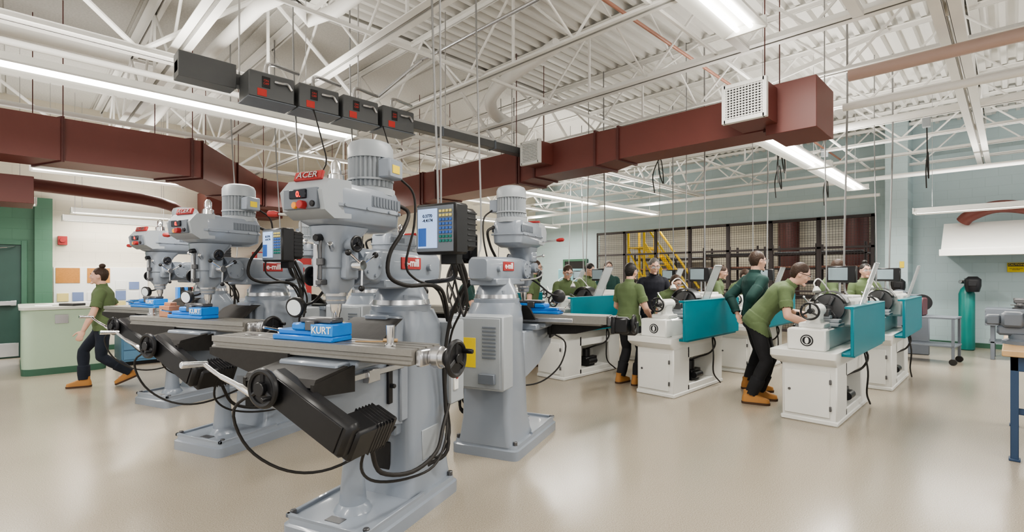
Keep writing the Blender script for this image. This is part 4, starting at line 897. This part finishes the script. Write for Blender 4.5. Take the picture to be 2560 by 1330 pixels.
small('machine_on_bench','light blue bench machine with hood','machine',(12.9,10.0,0),0,lambda b:(b.box((-.4,-.5,0),(.4,.5,1.0),0,.02),b.box((-.35,-.45,1.0),(.35,.45,1.75),0,.03),b.box((-.38,-.3,1.2),(-.34,.1,1.5))),[M('pale_blue_machine',(.2,.4,.45),.4)])
small('safety_poster','white safety poster on the wall','poster',(8,13.18,1.5),0,lambda b:b.box((0,0,0),(.5,.02,.7)),[m_paper])
r=thing('wall_cabinet','red cabinet with grey door','cabinet',(4.3,12.72,1.0),0)
MB().box((-.2,0,0),(.2,.28,1.1)).obj('cabinet_body',[m_red],r); MB().box((-.17,-.015,.03),(.17,0,1.07)).obj('cabinet_door',[m_greyl],r)
# ---------------------------------------------------------------- right side
r=thing('exhaust_hood','white slanted sheet metal exhaust hood on the wall','exhaust hood',(13.6,0,1.95))
b=MB(); b.prism([(-.5,-1.6,0),(.9,-1.6,0),(.9,-1.6,.65),(.1,-1.6,.65),(-.5,-1.6,.12)],(0,2.6,0)); b.obj('hood_body',[m_white],r,10)
MB().box((-.53,-1.63,-.03),(-.48,1.03,.1)).obj('hood_lip',[m_white],r)
r=thing('caution_sign','yellow and black caution sign on the wall','sign',(14.48,-.06,1.6))
MB().box((-.01,-.13,0),(.02,.13,.19)).obj('sign_plate',[m_yel],r); MB().box((-.015,-.12,.115),(-.01,.12,.18)).obj('sign_header',[m_black],r)
text('CAUTION',.05,(-.017,0,.148),(0,-1,0),(0,0,1),m_yel,r); text('EYE PROTECTION\nREQUIRED',.024,(-.012,0,.06),(0,-1,0),(0,0,1),m_black,r)
r=thing('caution_sign','small yellow caution sign on the pier','sign',(13.745,1.7,1.7)); MB().box((-.01,-.04,0),(.005,.04,.14)).obj('sign_plate',[m_yel],r)
r=thing('gas_cylinder','tall teal gas cylinder standing by the wall','gas cylinder',(13.9,.66,0)); 
MB().lathe((0,0,0),(0,0,1),[(0,.11),(.02,.13),(1.15,.13),(1.25,.1),(1.31,.05),(1.35,.035)],24).obj('cylinder_body',[m_oxy],r)
b=MB(); b.cyl((0,0,1.34),(0,0,1.48),.03,n=12); b.torus((0,0,1.47),(0,0,1),.04,.008,); b.cyl((-.02,.02,1.4),(-.1,.1,1.4),.04,n=14); b.cyl((0,0,1.465),(.04,0,1.47),.008,n=6); b.obj('valve',[m_steel],r)
def helmet(b): b.loft([rr(0,0,0,.1,.1,.08,4),rr(0,0,.12,.13,.13,.1,4),rr(0,0,.25,.12,.13,.1,4),rr(0,0,.31,.06,.07,.05,4)]); b.box((-.14,-.06,.12),(-.11,.06,.22))
small('welding_helmet','black welding helmet hung on the gas cylinder','helmet',(13.72,.56,1.2),0,helmet,[m_black])
small('welding_helmet','black welding helmet hung on the pier','helmet',(13.6,1.75,1.15),0,helmet,[m_black])
r=thing('utility_cart','grey steel welding cart with casters','cart',(11.6,1.2,0),-5)
for z in(.3,.78): MB().box((-.3,-.55,z),(.3,.55,z+.03)).obj('cart_shelf',[m_greyd],r)
for x in(-.28,.28):
    for y in(-.52,.52): MB().box((x-.02,y-.02,.1),(x+.02,y+.02,.8)).obj('leg',[m_greyd],r); MB().cyl((x-.02,y,.055),(x+.02,y,.055),.055,n=16).obj('caster',[m_rubber],r)
MB().tube([(-.28,.5,.8),(-.28,.65,.95),(.28,.65,.95),(.28,.5,.8)],.015,8,0,1).obj('cart_handle',[m_dsteel],r)
m_dru=M('dark_maroon_unit',(.1,.025,.035),.4)
def welder(b): b.box((-.2,-.25,0),(.2,.25,.32),0,.02); b.box((-.22,-.2,.05),(-.2,.2,.25)); b.cyl((-.2,-.1,.1),(-.26,-.1,.1),.03,n=12,m=1); b.tube([(-.15,0,.31),(-.15,0,.4),(.15,0,.4),(.15,0,.31)],.012,8,1,1)
small('welder_unit','dark maroon welding power unit on the cart','welder',(11.6,1.35,.81),-5,welder,[m_dru,m_black])
def bandsaw(b): b.box((-.25,-.3,0),(.25,.3,.75),0,.02); b.box((-.2,-.25,.75),(.2,.25,.82)); b.cyl((-.05,.15,1.05),(.05,.15,1.05),.2,n=24,m=0); b.cyl((-.05,-.2,1.0),(.05,-.2,1.0),.16,n=24,m=1); b.box((-.04,-.2,1.1),(.04,.15,1.16),0,.01); b.box((-.1,-.05,.82),(.1,.05,1.0),1)
small('grinding_machine','grey floor grinding machine with round guards','machine',(12.6,1.45,0),10,bandsaw,[m_greyd,m_black])
def rack2(b):
    for y in(-.7,.7): b.box((-.3,y-.03,0),(-.24,y+.03,.86)); b.box((.24,y-.03,0),(.3,y+.03,.86))
    b.box((-.35,-.8,.85),(.35,.8,.93),0,.01); b.box((-.3,-.75,.3),(.3,.75,.33)); b.box((-.35,-.8,.62),(-.3,.8,.86))
small('welding_table','grey steel welding table','table',(12.9,-.45,0),0,rack2,[m_greyd])
def bvise(b):
    b.lathe((0,0,0),(0,0,1),[(0,.1),(.02,.1),(.03,.07),(.06,.07)],20); b.box((-.16,-.05,.05),(.12,.05,.11),0,.015); b.box((-.0,-.08,.1),(.1,.08,.19),0,.015); b.box((-.16,-.08,.1),(-.06,.08,.19),0,.015)
    b.box((-.065,-.085,.16),(-.05,.085,.195));b.box((-.02,-.085,.16),(.0,.085,.195)); b.cyl((-.3,0,.08),(-.1,0,.08),.018,n=12); b.cyl((-.29,-.12,.08),(-.29,.12,.08),.008,n=8); b.box((.1,-.05,.11),(.17,.05,.17),0,.01)
r=thing('workbench','maple topped workbench with dark blue steel legs','workbench',(5.75,.06,0),0)
MB().box((0,-1.9,.86),(1.5,0,.91),0,.006).obj('bench_top',[m_wood],r)
for x in(.06,1.4):
    for y in(-.1,-1.8): 
        b=MB(); b.box((x,y,0),(x+.07,y+.05,.86)); b.box((x-.01,y-.01,0),(x+.08,y+.06,.02)); b.obj('leg',[m_bluesteel],r)
MB().box((.06,-1.85,.74),(1.45,-.05,.86)).obj('apron',[m_bluesteel],r)
MB().box((.09,-1.8,.38),(.12,-.07,.43)).obj('stretcher',[m_bluesteel],r)
o=small('bench_vise','heavy grey steel bench vise','vise',(6.4,-.08,.91),90,bvise,[m_greyd]); o.scale=(1.5,1.5,1.5)
small('bench_vise','grey steel bench vise bolted on the welding table','vise',(12.75,-.1,.93),0,bvise,[m_dsteel])

# ---------------------------------------------------------------- world, camera
w=bpy.data.worlds.new('World'); SC.world=w; w.use_nodes=True; w.node_tree.nodes['Background'].inputs[0].default_value=(1,.985,.955,1); w.node_tree.nodes['Background'].inputs[1].default_value=1.05
cam=bpy.data.cameras.new('Camera'); co=bpy.data.objects.new('Camera',cam); COL.objects.link(co); SC.camera=co
co.location=(0,0,1.52); co.rotation_euler=(math.radians(90),0,math.radians(-45))
cam.sensor_width=36; cam.lens=36*1250/2560; cam.shift_y=(690-665)/2560; cam.clip_end=100; cam.clip_start=.05
